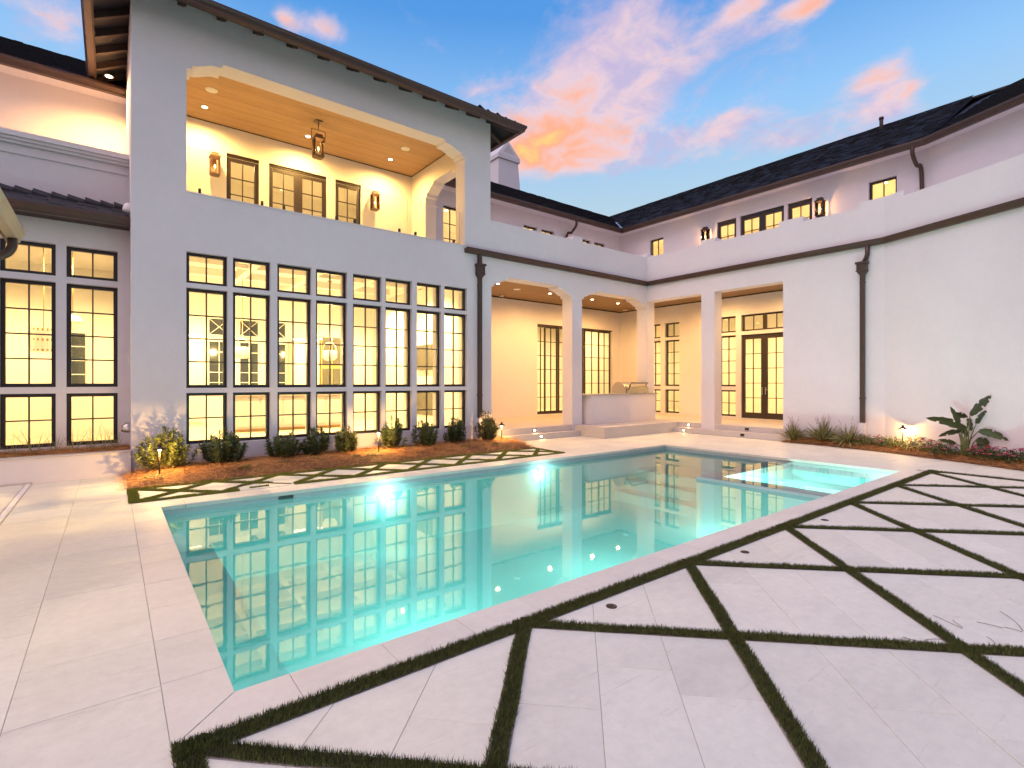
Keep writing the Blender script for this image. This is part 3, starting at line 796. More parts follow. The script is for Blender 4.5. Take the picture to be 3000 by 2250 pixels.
def facade_main():
    M = mapA(YA); holes = []; xs = []
    for k in range(8):
        x0 = 1.056 + (k // 2) * 1.5215 + (k % 2) * 0.742; xs.append((x0, x0 + 0.652))
    for (a, b) in xs:
        for (z0, z1, c, r) in ROWS: holes.append((a, b, z0, z1))
    bz0, bz1 = 4.955, 7.45
    holes.append((1.058, 6.944, bz0, bz1))
    build_wall('wall', V, M, XL, XR, 0.0, 8.34, TW, holes, corbels=((1.058, 1, 7.165, bz1, 0.575), (6.944, -1, 7.165, bz1, 0.575)))
    for (a, b) in xs:
        for (z0, z1, c, r) in ROWS: window(V, M, a, b, z0, z1, c, r)
    # sides of the tall block
    build_wall('wall', V, mapB(XL), YA + TW, 18.6, 0.0, 8.34, 0.36)
    mb = MB()
    MR = lambda u, w, d: (XR - d, u, w)
    sy0, sy1 = 11.60, 13.62
    build_wall('wall', V, MR, YA + TW, 18.6, 0.0, 8.34, 0.36, [(sy0, sy1, 4.95, 7.40)], corbels=((sy0, 1, 7.05, 7.40, 0.5), (sy1, -1, 7.05, 7.40, 0.5)))
    # balcony floor, ceiling, back wall with french doors
    cbox('balcony_floor', 'limestone', V, XL + 0.36, XR - 0.36, YA + TW, YU, 4.62, 4.86)
    cbox('balcony_sill', 'stucco', V, 1.06, 6.942, YA - 0.012, YA + TW + 0.012, bz0 - 0.0, bz0 + 0.022)
    MU = mapA(YU); dt = 7.31
    doors = [(2.27, 3.02), (3.256, 4.752), (4.994, 5.739)]
    build_wall('wall', V, MU, XL + 0.36, XR - 0.36, 4.62, 8.34, 0.25, [(a, b, 4.86, dt) for a, b in doors])
    for i, (a, b) in enumerate(doors):
        leaves = [(a, b)] if b - a < 1 else [(a, (a + b) / 2 - 0.002), ((a + b) / 2 + 0.002, b)]
        dr = cbox('door', 'door_bronze', V, a, b, YU + 0.04, YU + 0.14, dt - 0.06, dt)
        for (p, q) in leaves: door_leaf(dr, MU, p, q, 4.87, dt - 0.065, 2, 5, 0.055, 0.115)
    y = YA + TW + 0.002; k = 0
    cbox('ceiling_board', 'soffit_brown', V, XL + 0.36, XR - 0.36, YA + TW, YU, 7.985, 8.06)
    while y < YU - 0.01:
        y1 = min(y + 0.131, YU - 0.002); cbox('ceiling_plank', 'cedar_plank', V, XL + 0.365, XR - 0.365, y, y1 - 0.006, 7.96 + rnd.uniform(0, 0.002), 7.984); y += 0.131
    cbox('ceiling_trim', 'bronze_soffit', V, XL + 0.362, XR - 0.362, YU - 0.02, YU - 0.003, 7.94, 7.958)
    cbox('ceiling_trim', 'bronze_soffit', V, XR - 0.38, XR - 0.363, YA + TW + 0.01, YU - 0.021, 7.94, 7.958)
    # glass balustrade
    edges = [1.075, 2.54, 4.0, 5.483, 6.925]
    for a, b in zip(edges[:-1], edges[1:]): cbox('glass_panel', 'rail_glass', V, a + 0.01, b - 0.01, YA + 0.195, YA + 0.207, bz0 + 0.06, 5.84)
    for x in (1.284, 2.341, 2.747, 3.808, 4.209, 5.273, 5.686, 6.744): cbox('glass_clamp', 'dark_plastic', V, x - 0.02, x + 0.02, YA + 0.175, YA + 0.227, bz0 + 0.023, 5.125)
    # small hooded vents on the left flank
    for z, r in ((0.76, 0.11), (4.62, 0.08)):
        mb = MB(); mb.lathe((XL - 0.03, 11.28, z), [(0.02, -0.09), (r, -0.06), (r * 1.02, -0.02), (r * 0.8, 0.05), (r * 0.45, 0.085), (0.01, 0.095)], 16); mb.build('vent_hood', 'steel' if z < 2 else 'white_trim', V)

def door_leaf(parent, M, a, b, z0, z1, nc, nr, rec, dep2, stile=0.105, rail=0.2, material='door_bronze', handle=None):
    mb = MB(); d0, d1 = rec, rec + 0.055
    mb.mbox(M, a, b, z0, z0 + rail, d0, d1); mb.mbox(M, a, b, z1 - stile, z1, d0, d1)
    mb.mbox(M, a, a + stile, z0 + rail, z1 - stile, d0, d1); mb.mbox(M, b - stile, b, z0 + rail, z1 - stile, d0, d1)
    L = mb.build('door_leaf', material, parent)
    return leaf_fill(parent, M, a + stile, b - stile, z0 + rail, z1 - stile, nc, nr, d0, material)
def leaf_fill(parent, M, a0, a1, c0, c1, nc, nr, d0, material):
    pu, pw = (a1 - a0) / nc, (c1 - c0) / nr
    def part(nm, mt, a, b, c, e, p, q):
        A = M(a, c, p); B = M(b, e, q); cbox(nm, mt, parent, A[0], B[0], A[1], B[1], A[2], B[2])
    for i in range(1, nc): part('muntin', material, a0 + i * pu - 0.011, a0 + i * pu + 0.011, c0, c1, d0 + 0.008, d0 + 0.05)
    for j in range(1, nr): part('muntin', material, a0, a1, c0 + j * pw - 0.011, c0 + j * pw + 0.011, d0 + 0.011, d0 + 0.047)
    for i in range(nc):
        for j in range(nr): part('pane', 'window_glass', a0 + i * pu, a0 + (i + 1) * pu, c0 + j * pw, c0 + (j + 1) * pw, d0 + 0.026, d0 + 0.032)
facade_main()

GUT = [(0, 0), (0.085, 0), (0.09, 0.03), (0.115, 0.075), (0.125, 0.085), (0.125, 0.13), (0.108, 0.13), (0.105, 0.112), (0, 0.112)]
def gutter(parent, a, b, n, size=1.0, name='gutter', material='bronze', m0=0.0, m1=0.0):
    """eaves gutter whose back face runs a -> b at its foot, n = outward direction; m0/m1 stretch the outer edge for mitres"""
    a, b, n = Vector(a), Vector(b), Vector(n).normalized(); t = (b - a).normalized(); mb = MB()
    A = [a + n * d * size - t * (m0 * d * size) + Vector((0, 0, h * size)) for d, h in GUT]; B = [b + n * d * size + t * (m1 * d * size) + Vector((0, 0, h * size)) for d, h in GUT]
    mb.prism(A, B); return mb.build(name, material, parent)

def porch():
    M = mapA(YA); zt, zc = 4.337, 4.043
    mer = lambda mb: None
    def merA(mb): mb.box(10.72, 11.12, YA + 0.0, YA + TW, ZP, ZM)
    build_wall('wall', V, M, XR, XB, 0.0, ZP, TW, [(7.762, 10.687, -1, zt), (11.094, XB, -1, zt)],
               corbels=((7.762, 1, zc, zt, 0.565), (10.687, -1, zc, zt, 0.565), (11.094, 1, zc, zt, 0.575), (XB, -1, zc, zt, 0.575)), extra=merA)
    MBm = mapB(XB); zo = 4.272
    def merB(mb):
        for y0, y1 in ((8.326, 8.773), (5.86, 6.476), (10.82, YA + TW)): mb.box(XB, XB + TW - 0.02, y0, y1, ZP, ZM)
        mb.box(XB, XB + TW - 0.02, 4.06, 4.572, ZP, ZM)
    build_wall('wall', V, MBm, KB[1], YA + TW, 0.0, ZP, 0.40, [(8.785, YA, -1, zo), (6.364, 8.352, -1, zo)], extra=merB)
    MD = mapD(KB)
    def merD(mb): mb.mbox(MD, 0, 0.43, ZP, ZM, 0, 0.38)
    build_wall('wall', V, MD, 0.0, 6.0, 0.0, ZP, 0.40, extra=merD)
    # terrace slab with porch ceiling below it
    mb = MB(); pl = [(XR, YA + TW), (XB + 0.4, YA + TW), (XB + 0.4, KB[1] + 0.02), (XB + 0.4 + DD[0] * 6, KB[1] + DD[1] * 6), (XU + DD[0] * 6, KU[1] + DD[1] * 6), (XU, KU[1]), (XU, YU), (XR, YU)]
    for p, q, nm, mt in ((4.60, 4.90, 'terrace_slab', 'stucco'), (4.575, 4.598, 'porch_ceiling', 'soffit_brown')):
        mb = MB(); mb.prism([(x, y, p) for x, y in pl], [(x, y, q) for x, y in pl]); mb.build(nm, mt, V)
    for (x0, x1, y0, y1) in ((XR, XU - 0.03, YU - 0.03, YU - 0.001), (XU - 0.03, XU - 0.001, KU[1], YU - 0.03)):
        cbox('ceiling_trim', 'bronze_soffit', V, x0, x1, y0, y1, 4.535, 4.573)
    # porch floor and steps
    mb = MB(); pf = [(XR + 0.04, YA + 0.004), (XB + 0.004, YA + 0.004), (XB + 0.004, 6.37), (XB + 0.39, 6.37), (XB + 0.39, 5.0), (XU, 5.0), (XU, YU), (XR + 0.04, YU)]
    mb.prism([(x, y, 0.0) for x, y in pf], [(x, y, PH) for x, y in pf]); mb.build('porch_floor', 'step_stone', V)
    mb = MB(); mb.box(7.95, 10.745, 10.52, YA - 0.001, 0.002, PH / 2); mb.build('step', 'step_stone', V, bevel=0.008)
    mb = MB(); mb.box(13.93, XB - 0.001, 6.05, 9.598, 0.002, PH / 2); mb.build('step', 'step_stone', V, bevel=0.008)
    mb = MB(); mb.box(10.75, XB - 0.001, 9.60, YA - 0.001, 0.002, PH - 0.004); mb.build('landing', 'step_stone', V, bevel=0.008)
    # back walls of the porch and the storey above
    MU = mapA(YU)
    sl = (12.53, 16.74, 0.36, 3.75)
    upA = [(11.87, 12.51), (12.735, 13.375), (14.75, 15.39), (15.615, 16.245), (8.50, 9.14)]
    build_wall('wall', V, MU, XR, XU + 0.25, 0.0, 8.0, 0.25, [sl] + [(a, b, 5.25, 7.335) for a, b in upA])
    for a, b in upA: window(V, MU, a, b, 5.25, 7.335, 2, 4)
    cuts = [12.53, 13.005, 13.67, 14.42, 15.12, 16.00, 16.74]
    fr = cbox('sliding_door', 'door_bronze', V, sl[0], sl[1], YU + 0.06, YU + 0.20, sl[3] - 0.06, sl[3])
    cbox('threshold', 'door_bronze', fr, sl[0], sl[1], YU + 0.06, YU + 0.20, sl[2], sl[2] + 0.055)
    for i in range(6):
        a, b = cuts[i] + 0.002, cuts[i + 1] - 0.002; dd = 0.07 + 0.05 * (i % 2)
        mb = MB(); st = 0.048
        mb.mbox(MU, a, a + st, sl[2] + 0.056, sl[3] - 0.061, dd, dd + 0.05); mb.mbox(MU, b - st, b, sl[2] + 0.056, sl[3] - 0.061, dd, dd + 0.05)
        mb.mbox(MU, a + st, b - st, sl[2] + 0.056, sl[2] + 0.11, dd, dd + 0.05); mb.mbox(MU, a + st, b - st, sl[3] - 0.115, sl[3] - 0.061, dd, dd + 0.05)
        mb.build('sliding_leaf', 'door_bronze', fr)
        leaf_fill(fr, MU, a + st, b - st, sl[2] + 0.11, sl[3] - 0.115, 2, 6, dd, 'door_bronze')
    MX = mapB(XU)
    cols = [(11.57, 12.225), (12.43, 13.08), (9.312, 9.96)]
    dz0, dz1 = 0.33, 3.20; dy0, dy1 = 7.59, 9.12
    rows = ((3.322, 3.89, 2, 1), (1.419, 3.215, 2, 4), (0.369, 1.285, 2, 2))
    upB = [(12.295, 12.94, 5.9), (9.295, 10.013, 4.95), (7.681, 9.152, 4.95), (6.832, 7.573, 4.95), (4.648, 5.321, 5.9)]
    holes = [(a, b, z0, z1) for a, b in cols for (z0, z1, c, r) in rows] + [(dy0, dy1, dz0, dz1), (dy0, dy1, 3.322, 3.89)] + [(a, b, z, 7.32) for a, b, z in upB]
    build_wall('wall', V, MX, KU[1], YU, 0.0, 8.0, 0.25, holes)
    for a, b in cols:
        for (z0, z1, c, r) in rows: window(V, MX, a, b, z0, z1, c, r)
    ym = (dy0 + dy1) / 2
    window(V, MX, ym + 0.005, dy1, 3.322, 3.89, 2, 1, material='door_bronze'); window(V, MX, dy0, ym - 0.005, 3.322, 3.89, 2, 1, material='door_bronze')
    dr = cbox('door', 'door_bronze', V, XU + 0.05, XU + 0.15, dy0, dy1, dz1 - 0.05, dz1)
    for a, b in ((ym + 0.002, dy1), (dy0, ym - 0.002)): door_leaf(dr, MX, a, b, dz0, dz1 - 0.055, 2, 5, 0.07, 0.12)
    for s_ in (-1, 1):
        mb = MB(); mb.box(XU + 0.035, XU + 0.07, ym + s_ * 0.055 - 0.012, ym + s_ * 0.055 + 0.012, 1.15, 1.40); mb.box(XU + 0.015, XU + 0.035, min(ym + s_ * 0.05, ym + s_ * 0.16), max(ym + s_ * 0.05, ym + s_ * 0.16), 1.30, 1.32); mb.build('handle', 'steel', dr)
    for a, b, z in upB:
        if z > 5: window(V, MX, a, b, z, 7.32, 2, 2)
        else:
            dr = cbox('door', 'door_bronze', V, XU + 0.05, XU + 0.15, a, b, 7.27, 7.32)
            lv = [(a, b)] if b - a < 1 else [(a, (a + b) / 2 - 0.002), ((a + b) / 2 + 0.002, b)]
            for p, q in lv: door_leaf(dr, MX, p, q, 4.955, 7.265, 2, 5, 0.07, 0.12)
    MDU = mapD(KU); build_wall('wall', V, MDU, 0.0, 6.0, 0.0, 8.0, 0.25)
    # gutters along the parapets
    z = 4.79
    gutter(V, (6.93, YA - 0.001, z), (XB - 0.001, YA - 0.001, z), (0, -1, 0), 1.0, m1=-1.0)
    gutter(V, (XB - 0.001, YA, z), (XB - 0.001, KB[1], z), (-1, 0, 0), 1.0, m0=-1.0, m1=-0.19)
    gutter(V, (KB[0] - DN[0] * 0.001, KB[1] - DN[1] * 0.001, z), (KB[0] + DD[0] * 6 - DN[0] * 0.001, KB[1] + DD[1] * 6 - DN[1] * 0.001, z), (-DN[0], -DN[1], 0), 1.0, m0=-0.19)
    # downspouts with conductor heads
    def head(parent, M, u, z0, z1):
        mb = MB(); w, d = 0.10, 0.15
        mb.mbox(M, u - w - 0.025, u + w + 0.025, z1 - 0.05, z1, -d - 0.025, -0.001)
        mb.mbox(M, u - w, u + w, z0 + 0.10, z1 - 0.05, -d, -0.002)
        mb.mbox(M, u - w - 0.014, u + w + 0.014, z0 + 0.085, z0 + 0.10, -d - 0.014, -0.001)
        a = [M(u - w, z0 + 0.085, -d), M(u + w, z0 + 0.085, -d), M(u + w, z0 + 0.085, -0.002), M(u - w, z0 + 0.085, -0.002)]
        b = [M(u - 0.05, z0, -0.10), M(u + 0.05, z0, -0.10), M(u + 0.05, z0, -0.01), M(u - 0.05, z0, -0.01)]
        mb.prism(b, a); return mb.build('conductor_head', 'bronze', parent)
    def pipe(parent, M, u, z0, z1):
        mb = MB(); mb.mbox(M, u - 0.048, u + 0.048, z0, z1, -0.102, -0.012); mb.mbox(M, u - 0.056, u + 0.056, z0 + 0.55, z0 + 0.60, -0.108, -0.001); mb.mbox(M, u - 0.054, u + 0.054, z1 - 0.2, z1 - 0.17, -0.107, -0.001)
        return mb.build('downspout', 'bronze', parent, bevel=0.008)
    M = mapA(YA)
    dsp = pipe(V, M, 7.36, 0.66, 4.205); head(dsp, M, 7.36, 4.20, 4.55)
    mb = MB(); mb.mbox(M, 7.36 - 0.045, 7.36 + 0.045, 4.545, z + 0.005, -0.10, -0.012); mb.build('outlet_pipe', 'bronze', dsp)
    M = mapB(XB)
    dsp = pipe(V, M, 4.50, 0.60, 4.125); head(dsp, M, 4.50, 4.12, 4.43)
    mb = MB(); mb.tube([(XB - 0.06, 4.40, z + 0.01), (XB - 0.06, 4.40, 4.60), (XB - 0.06, 4.42, 4.52), (XB - 0.065, 4.47, 4.42)], 0.05, 10); mb.build('outlet_pipe', 'bronze', dsp)
    mb = MB(); mb.box(XB - 0.11, XB - 0.002, 4.43, 4.57, 0.0, 0.585); mb.build('downspout_boot', 'stucco', V)
    mb = MB(); mb.box(7.36 - 0.06, 7.36 + 0.06, YA - 0.11, YA - 0.002, 0.0, 0.65); mb.build('downspout_boot', 'stucco', V)
porch()

def left_wing():
    yc = 11.6; M = mapA(yc); holes = []; cols = [(-0.606, 0.09), (-1.425, -0.742), (-2.35, -1.65)]
    for a, b in cols:
        for (z0, z1, c, r) in ROWS: holes.append((a, b, z0 + 0.02, z1))
    build_wall('wall', V, M, -5.0, XL - 0.001, 0.0, 4.42, 0.25, holes)
    for a, b in cols:
        for (z0, z1, c, r) in ROWS: window(V, M, a, b, z0 + 0.02, z1, c, r, fr=0.06)
    gutter(V, (-5.0, 11.22, 4.27), (XL - 0.003, 11.22, 4.27), (0, -1, 0), 1.15)
    mb = MB(); mb.box(-5.0, XL - 0.004, 11.22, 11.60, 4.30, 4.36); mb.build('soffit_board', 'bronze_soffit', V)
    # little tiled skirt roof, slate by slate along its top course
    P_, L_ = 0.50, 0.80
    mb = MB(); mb.poly([(-5, 11.14, 4.385), (XL - 0.004, 11.14, 4.385), (XL - 0.004, 12.0, 4.80), (-5, 12.0, 4.80)]); rf = mb.build('skirt_roof', 'shingle', V, recalc=False)
    for row in range(4):
        x = XL - 0.01 - rnd.uniform(0, 0.1); y0 = 11.10 + 0.21 * row; z0 = 4.385 + (y0 - 11.14) * 0.483
        while x > -2.6:
            w = rnd.uniform(0.19, 0.24); t = rnd.uniform(0.02, 0.034) + (0.02 if row == 3 else 0)
            mb = MB(); c = []
            for dz in (0.004, t):
                tl_ = (0.05 if row == 3 else 0.012) * (dz > 0.01)
                c += [(x - w + 0.006, y0, z0 + dz + tl_), (x, y0, z0 + dz + (0.0 if dz < 0.01 else rnd.uniform(0, 0.012))), (x, y0 + 0.26, z0 + 0.126 + dz), (x - w + 0.006, y0 + 0.26, z0 + 0.126 + dz + tl_)]
            mb.hexa(c); mb.build('slate', 'shingle', rf); x -= w
    # parapet wall with stepped cornice behind it
    build_wall('wall', V, mapA(12.0), -5.0, XL - 0.001, 4.3, 5.60, 0.30)
    for z0, z1, d in ((5.42, 5.47, 0.025), (5.58, 5.63, 0.06), (5.63, 5.68, 0.10), (5.68, 5.77, 0.14)):
        cbox('cornice', 'stucco', V, -5.0, XL - 0.003, 12.0 - d, 12.32, z0, z1)
    cbox('roof_deck', 'stucco', V, -5.0, XL - 0.002, 12.3, YU, 4.75, 4.88)
    build_wall('wall', V, mapA(YU), -5.0, XL - 0.001, 4.3, 8.0, 0.25)
    # raised planter in front of the windows
    mb = MB(); mb.box(-5.0, XL - 0.004, 10.70, 10.84, 0.0, 0.385); mb.build('planter_wall', 'stucco', V)
    cbox('planter_cap', 'step_stone', V, -5.0, XL - 0.004, 10.685, 10.86, 0.386, 0.412)
    cbox('planter_plinth', 'step_stone', V, -5.0, -0.95, 10.67, 10.699, 0.0, 0.03)
left_wing()

# ------------------------------------------------------------------ roofs
def shingles(name, parent, org, along, up, length, rows, course=0.205, wmin=0.16, wmax=0.30, skip=None, seed=1):
    """rows of butted wood shingles; up = slope vector of unit horizontal run"""
    g = random.Random(seed); A = Vector(along).normalized(); U = Vector(up).normalized(); N = A.cross(U).normalized()
    if N.z < 0: N = -N
    mb = MB(); O = Vector(org)
    for r in range(rows):
        s = -g.uniform(0, 0.2); v0 = r * course
        while s < length:
            w = g.uniform(wmin, wmax); a, b = max(s, 0), min(s + w, length); s += w
            if b - a < 0.03: continue
            p = O + A * (a + b) / 2 + U * v0
            if skip and skip(p): continue
            t0 = g.uniform(0.022, 0.04); jit = g.uniform(-0.014, 0.014)
            q = [O + A * (a + 0.004) + U * (v0 + jit), O + A * (b - 0.004) + U * (v0 + jit), O + A * (b - 0.004) + U * (v0 + course + 0.05), O + A * (a + 0.004) + U * (v0 + course + 0.05)]
            k = len(mb.v)
            mb.v += [tuple(x) for x in q] + [tuple(q[0] + N * t0), tuple(q[1] + N * t0), tuple(q[2] + N * 0.006), tuple(q[3] + N * 0.006)]
            mb.f += [(k + 4, k + 5, k + 6, k + 7), (k, k + 1, k + 5, k + 4), (k + 1, k + 2, k + 6, k + 5), (k + 3, k, k + 4, k + 7)]; mb.sm += [False] * 4
    o = mb.build(name, 'shingle', parent, recalc=True); tag(o, kind='stuff'); return o

PT = 0.55
EZ = 7.90                                         # upper eaves, roof surface at the gutter
def roofs():
    slopeY, slopeX, slopeD = (0, 1, PT), (1, 0, PT), (DN[0], DN[1], PT)
    run = 5.05; L = math.hypot(1, PT)
    ey, ex = YU - 0.52, XU - 0.48
    # roof over the garden facade wing
    mb = MB()
    for xa, xb in ((-8, XL - 0.004), (XR + 0.003, 24)):
        mb.hexa([(xa, ey, EZ - 0.06), (xb, ey, EZ - 0.06), (xb, ey + run, EZ - 0.06 + PT * run), (xa, ey + run, EZ - 0.06 + PT * run), (xa, ey, EZ), (xb, ey, EZ), (xb, ey + run, EZ + PT * run), (xa, ey + run, EZ + PT * run)])
        mb.hexa([(xa, ey + run, EZ - 0.06 + PT * run), (xb, ey + run, EZ - 0.06 + PT * run), (xb, ey + 2 * run, EZ - 0.06), (xa, ey + 2 * run, EZ - 0.06), (xa, ey + run, EZ + PT * run), (xb, ey + run, EZ + PT * run), (xb, ey + 2 * run, EZ), (xa, ey + 2 * run, EZ)])
        if xa == -8: mb.build('roof', 'shingle', V); mb = MB()
    r1 = mb.build('roof', 'shingle', V)
    rows = int(run * L / 0.205) + 1
    sk = lambda p: (p.x - ex) > (p.y - ey) + 0.25
    shingles('shingles', r1, (XR + 0.01, ey - 0.03, EZ), (1, 0, 0), slopeY, 16.0, rows, skip=sk, seed=2)
    shingles('shingles', r1, (-4.5, ey - 0.03, EZ), (1, 0, 0), slopeY, 4.75, rows, seed=3)
    # right wing
    k0 = 3.92
    mb = MB(); mb.hexa([(ex, -6, EZ - 0.06), (ex, 26, EZ - 0.06), (ex + 5.4, 26, EZ - 0.06 + PT * 5.4), (ex + 5.4, -6, EZ - 0.06 + PT * 5.4), (ex, -6, EZ), (ex, 26, EZ), (ex + 5.4, 26, EZ + PT * 5.4), (ex + 5.4, -6, EZ + PT * 5.4)])
    mb = MB()
    def slab(pts, t=0.06): mb.prism([(x, y, z - t) for x, y, z in pts], pts)
    slab([(ex, k0, EZ), (ex, 26, EZ), (ex + 5.4, 26, EZ + PT * 5.4), (ex + 5.4, k0, EZ + PT * 5.4)])
    slab([(ex + 5.4, k0 - 6, EZ + PT * 5.4), (ex + 5.4, 26, EZ + PT * 5.4), (ex + 10.8, 26, EZ), (ex + 10.8, k0 - 6, EZ)])
    r2 = mb.build('roof', 'shingle', V)
    sk = lambda p: (p.y - ey) > (p.x - ex) + 0.25
    shingles('shingles', r2, (ex - 0.03, k0, EZ), (0, 1, 0), slopeX, 15.5, int(5.4 * L / 0.205) + 1, skip=sk, seed=4)
    sh = 6.0
    e0 = Vector((ex, k0, EZ)); al = Vector((DD[0], DD[1], 0)); up = Vector((DN[0], DN[1], PT))
    mb = MB(); o0 = e0 - al * 3.0
    mb.prism([tuple(p - Vector((0, 0, 0.06))) for p in (e0, e0 + al * sh, e0 + al * sh + up * 5.6, o0 + up * 5.6)], [tuple(p) for p in (e0, e0 + al * sh, e0 + al * sh + up * 5.6, o0 + up * 5.6)])
    r3 = mb.build('roof', 'shingle', V)
    shingles('shingles', r3, e0 - al * 2.6 - up * 0.03, al, up, sh + 2.6, int(5.6 * L / 0.205), skip=lambda p: p.y > k0 + 0.25 + (p.x - ex) * 0.28 or (p - e0).dot(al) < -0.19 * (p - e0).dot(Vector((DN[0], DN[1], 0))) - 0.3, seed=5)
    # valley flashing between the two roofs
    mb = MB(); vv = Vector((1, 1, PT)).normalized(); a = Vector((ex + 0.15, ey + 0.15, EZ + 0.045 + 0.15 * PT)); b = a + vv * 3.4; s_ = Vector((1, -1, 0)).normalized() * 0.13
    mb.prism([tuple(a - s_), tuple(a + s_), tuple(b + s_), tuple(b - s_)], [tuple(p + Vector((0, 0, 0.012))) for p in (a - s_, a + s_, b + s_, b - s_)]); mb.build('valley_flashing', 'flashing', r1)
    # eaves: gutters, soffit boards
    gz = 7.765
    gutter(V, (XR, ey + 0.06, gz), (ex + 0.06, ey + 0.06, gz), (0, -1, 0), 1.2, m1=-1.0); gutter(V, (-5, ey + 0.06, gz), (XL - 0.003, ey + 0.06, gz), (0, -1, 0), 1.2)
    gutter(V, (ex + 0.06, ey + 0.06, gz), (ex + 0.06, k0, gz), (-1, 0, 0), 1.2, m0=-1.0, m1=-0.19)
    gutter(V, (ex + 0.06, k0, gz), (ex + 0.06 + DD[0] * 6, k0 + DD[1] * 6, gz), (-DN[0], -DN[1], 0), 1.2, m0=-0.19)
    cbox('soffit_board', 'stucco', V, XR, XU, ey + 0.06, YU - 0.001, gz + 0.05, gz + 0.08); cbox('soffit_board', 'stucco', V, -5, XL - 0.003, ey + 0.06, YU - 0.001, gz + 0.05, gz + 0.08)
    mb = MB(); mb.box(ex + 0.06, XU - 0.001, k0 - 0.1, ey + 0.06, gz + 0.05, gz + 0.08); mb.build('soffit_board', 'stucco', V)
    mb = MB(); MD = mapD((ex + 0.06, k0)); mb.mbox(MD, 0, 6, gz + 0.052, gz + 0.082, 0, 0.45); mb.build('soffit_board', 'stucco', V)
    # elbows running from the upper gutters down to the terrace
    def elbow(pts):
        mb = MB(); P = [Vector(p) for p in pts]; out = []
        for i in range(len(P) - 1):
            p0, p1, p2, p3 = P[max(i - 1, 0)], P[i], P[i + 1], P[min(i + 2, len(P) - 1)]
            for k in range(6):
                t = k / 6; out.append(0.5 * ((2 * p1) + (p2 - p0) * t + (2 * p0 - 5 * p1 + 4 * p2 - p3) * t * t + (3 * p1 - p0 - 3 * p2 + p3) * t ** 3))
        out.append(P[-1]); mb.tube(out, 0.05, 10); mb.build('downspout', 'bronze', V)
    elbow([(14.05, ey - 0.0, gz + 0.02), (14.05, ey - 0.0, gz - 0.18), (14.0, ey + 0.2, gz - 0.42), (13.98, YU - 0.06, gz - 0.62), (13.98, YU - 0.06, 4.9)])
    elbow([(ex - 0.0, 4.17, gz + 0.02), (ex - 0.0, 4.17, gz - 0.18), (ex + 0.18, 4.13, gz - 0.42), (XU - 0.06, 4.08, gz - 0.62), (XU - 0.06, 4.08, 4.9)])
    # vent pipe on the right roof
    p = on_x(2582, 374, ex + 4.6); mb = MB(); zz = EZ + PT * 4.6; mb.tube([(ex + 4.6, p[1], zz - 0.1), (ex + 4.6, p[1], zz + 0.42)], 0.06, 10); mb.tube([(ex + 4.6, p[1], zz + 0.36), (ex + 4.6, p[1], zz + 0.44)], 0.075, 10); mb.build('vent_pipe', 'bronze_soffit', r2)
    # tall block: hipped roof with exposed rafter tails
    ov = 0.56; z0 = 8.10; x0, x1, y0, y1 = XL - ov, XR + ov, YA - ov, 18.6 + ov
    hx = (x1 - x0) / 2; rz = z0 + PT * hx; ya, yb = y0 + hx, y1 - hx
    if yb < ya: ya = yb = (ya + yb) / 2
    mb = MB(); c = [(x0, y0, z0), (x1, y0, z0), (x1, y1, z0), (x0, y1, z0)]; r_ = [((x0 + x1) / 2, ya, rz), ((x0 + x1) / 2, yb, rz)]
    F = [[c[0], c[1], r_[0]], [c[1], c[2], r_[1], r_[0]], [c[2], c[3], r_[1]], [c[3], c[0], r_[0], r_[1]]]
    for f in F: mb.prism([(a, b, q - 0.035) for a, b, q in f], f)
    r4 = mb.build('roof', 'shingle', V)
    shingles('shingles', r4, (x0, y0 - 0.03, z0), (1, 0, 0), slopeY, x1 - x0, 8, skip=lambda p: p.x < x0 + (p.y - y0) - 0.05 or p.x > x1 - (p.y - y0) + 0.05, seed=6)
    shingles('shingles', r4, (x1 + 0.03, y0, z0), (0, 1, 0), (-1, 0, PT), 8.0, 6, skip=lambda p: p.y < y0 + (x1 - p.x) - 0.05, seed=7)
    gz2 = 7.985
    gutter(V, (x0 + 0.02, y0 + 0.02, gz2), (x1 - 0.02, y0 + 0.02, gz2), (0, -1, 0), 1.1, m0=1.0, m1=1.0)
    gutter(V, (x1 - 0.02, y0 + 0.02, gz2), (x1 - 0.02, y1, gz2), (1, 0, 0), 1.1, m0=1.0)
    gutter(V, (x0 + 0.02, y0 + 0.02, gz2), (x0 + 0.02, y1, gz2), (-1, 0, 0), 1.1, m0=1.0)
    mb = MB(); mb.box(x0 + 0.02, x1 - 0.02, y0 + 0.021, y0 + 0.05, gz2 - 0.0, z0 - 0.03); mb.box(x1 - 0.05, x1 - 0.021, y0 + 0.05, y1, gz2, z0 - 0.03); mb.box(x0 + 0.021, x0 + 0.05, y0 + 0.05, y1, gz2, z0 - 0.03); mb.build('fascia', 'bronze_soffit', V)
    def rafter(p, q, side, w=0.045):
        p, q, side = Vector(p), Vector(q), Vector(side) * w; h = Vector((0, 0, 0.13)); mb = MB()
        mb.hexa([tuple(x) for x in (p - side, p + side, q + side, q - side, p - side + h, p + side + h, q + side + h, q - side + h)]); mb.build('rafter_tail', 'bronze_soffit', V)
    zb = z0 - 0.17
    n = 13
    for k in range(n):
        x = XL + 0.10 + k * (XR - XL - 0.2) / (n - 1); rafter((x, y0 + 0.06, zb + 0.03), (x, YA + 0.02, zb + 0.03 + PT * (ov - 0.04)), (1, 0, 0))
    for k in range(10):
        y = YA + 0.25 + k * 0.62
        rafter((x1 - 0.06, y, zb + 0.03), (XR - 0.02, y, zb + 0.03 + PT * (ov - 0.04)), (0, 1, 0)); rafter((x0 + 0.06, y, zb + 0.03), (XL + 0.02, y, zb + 0.03 + PT * (ov - 0.04)), (0, 1, 0))
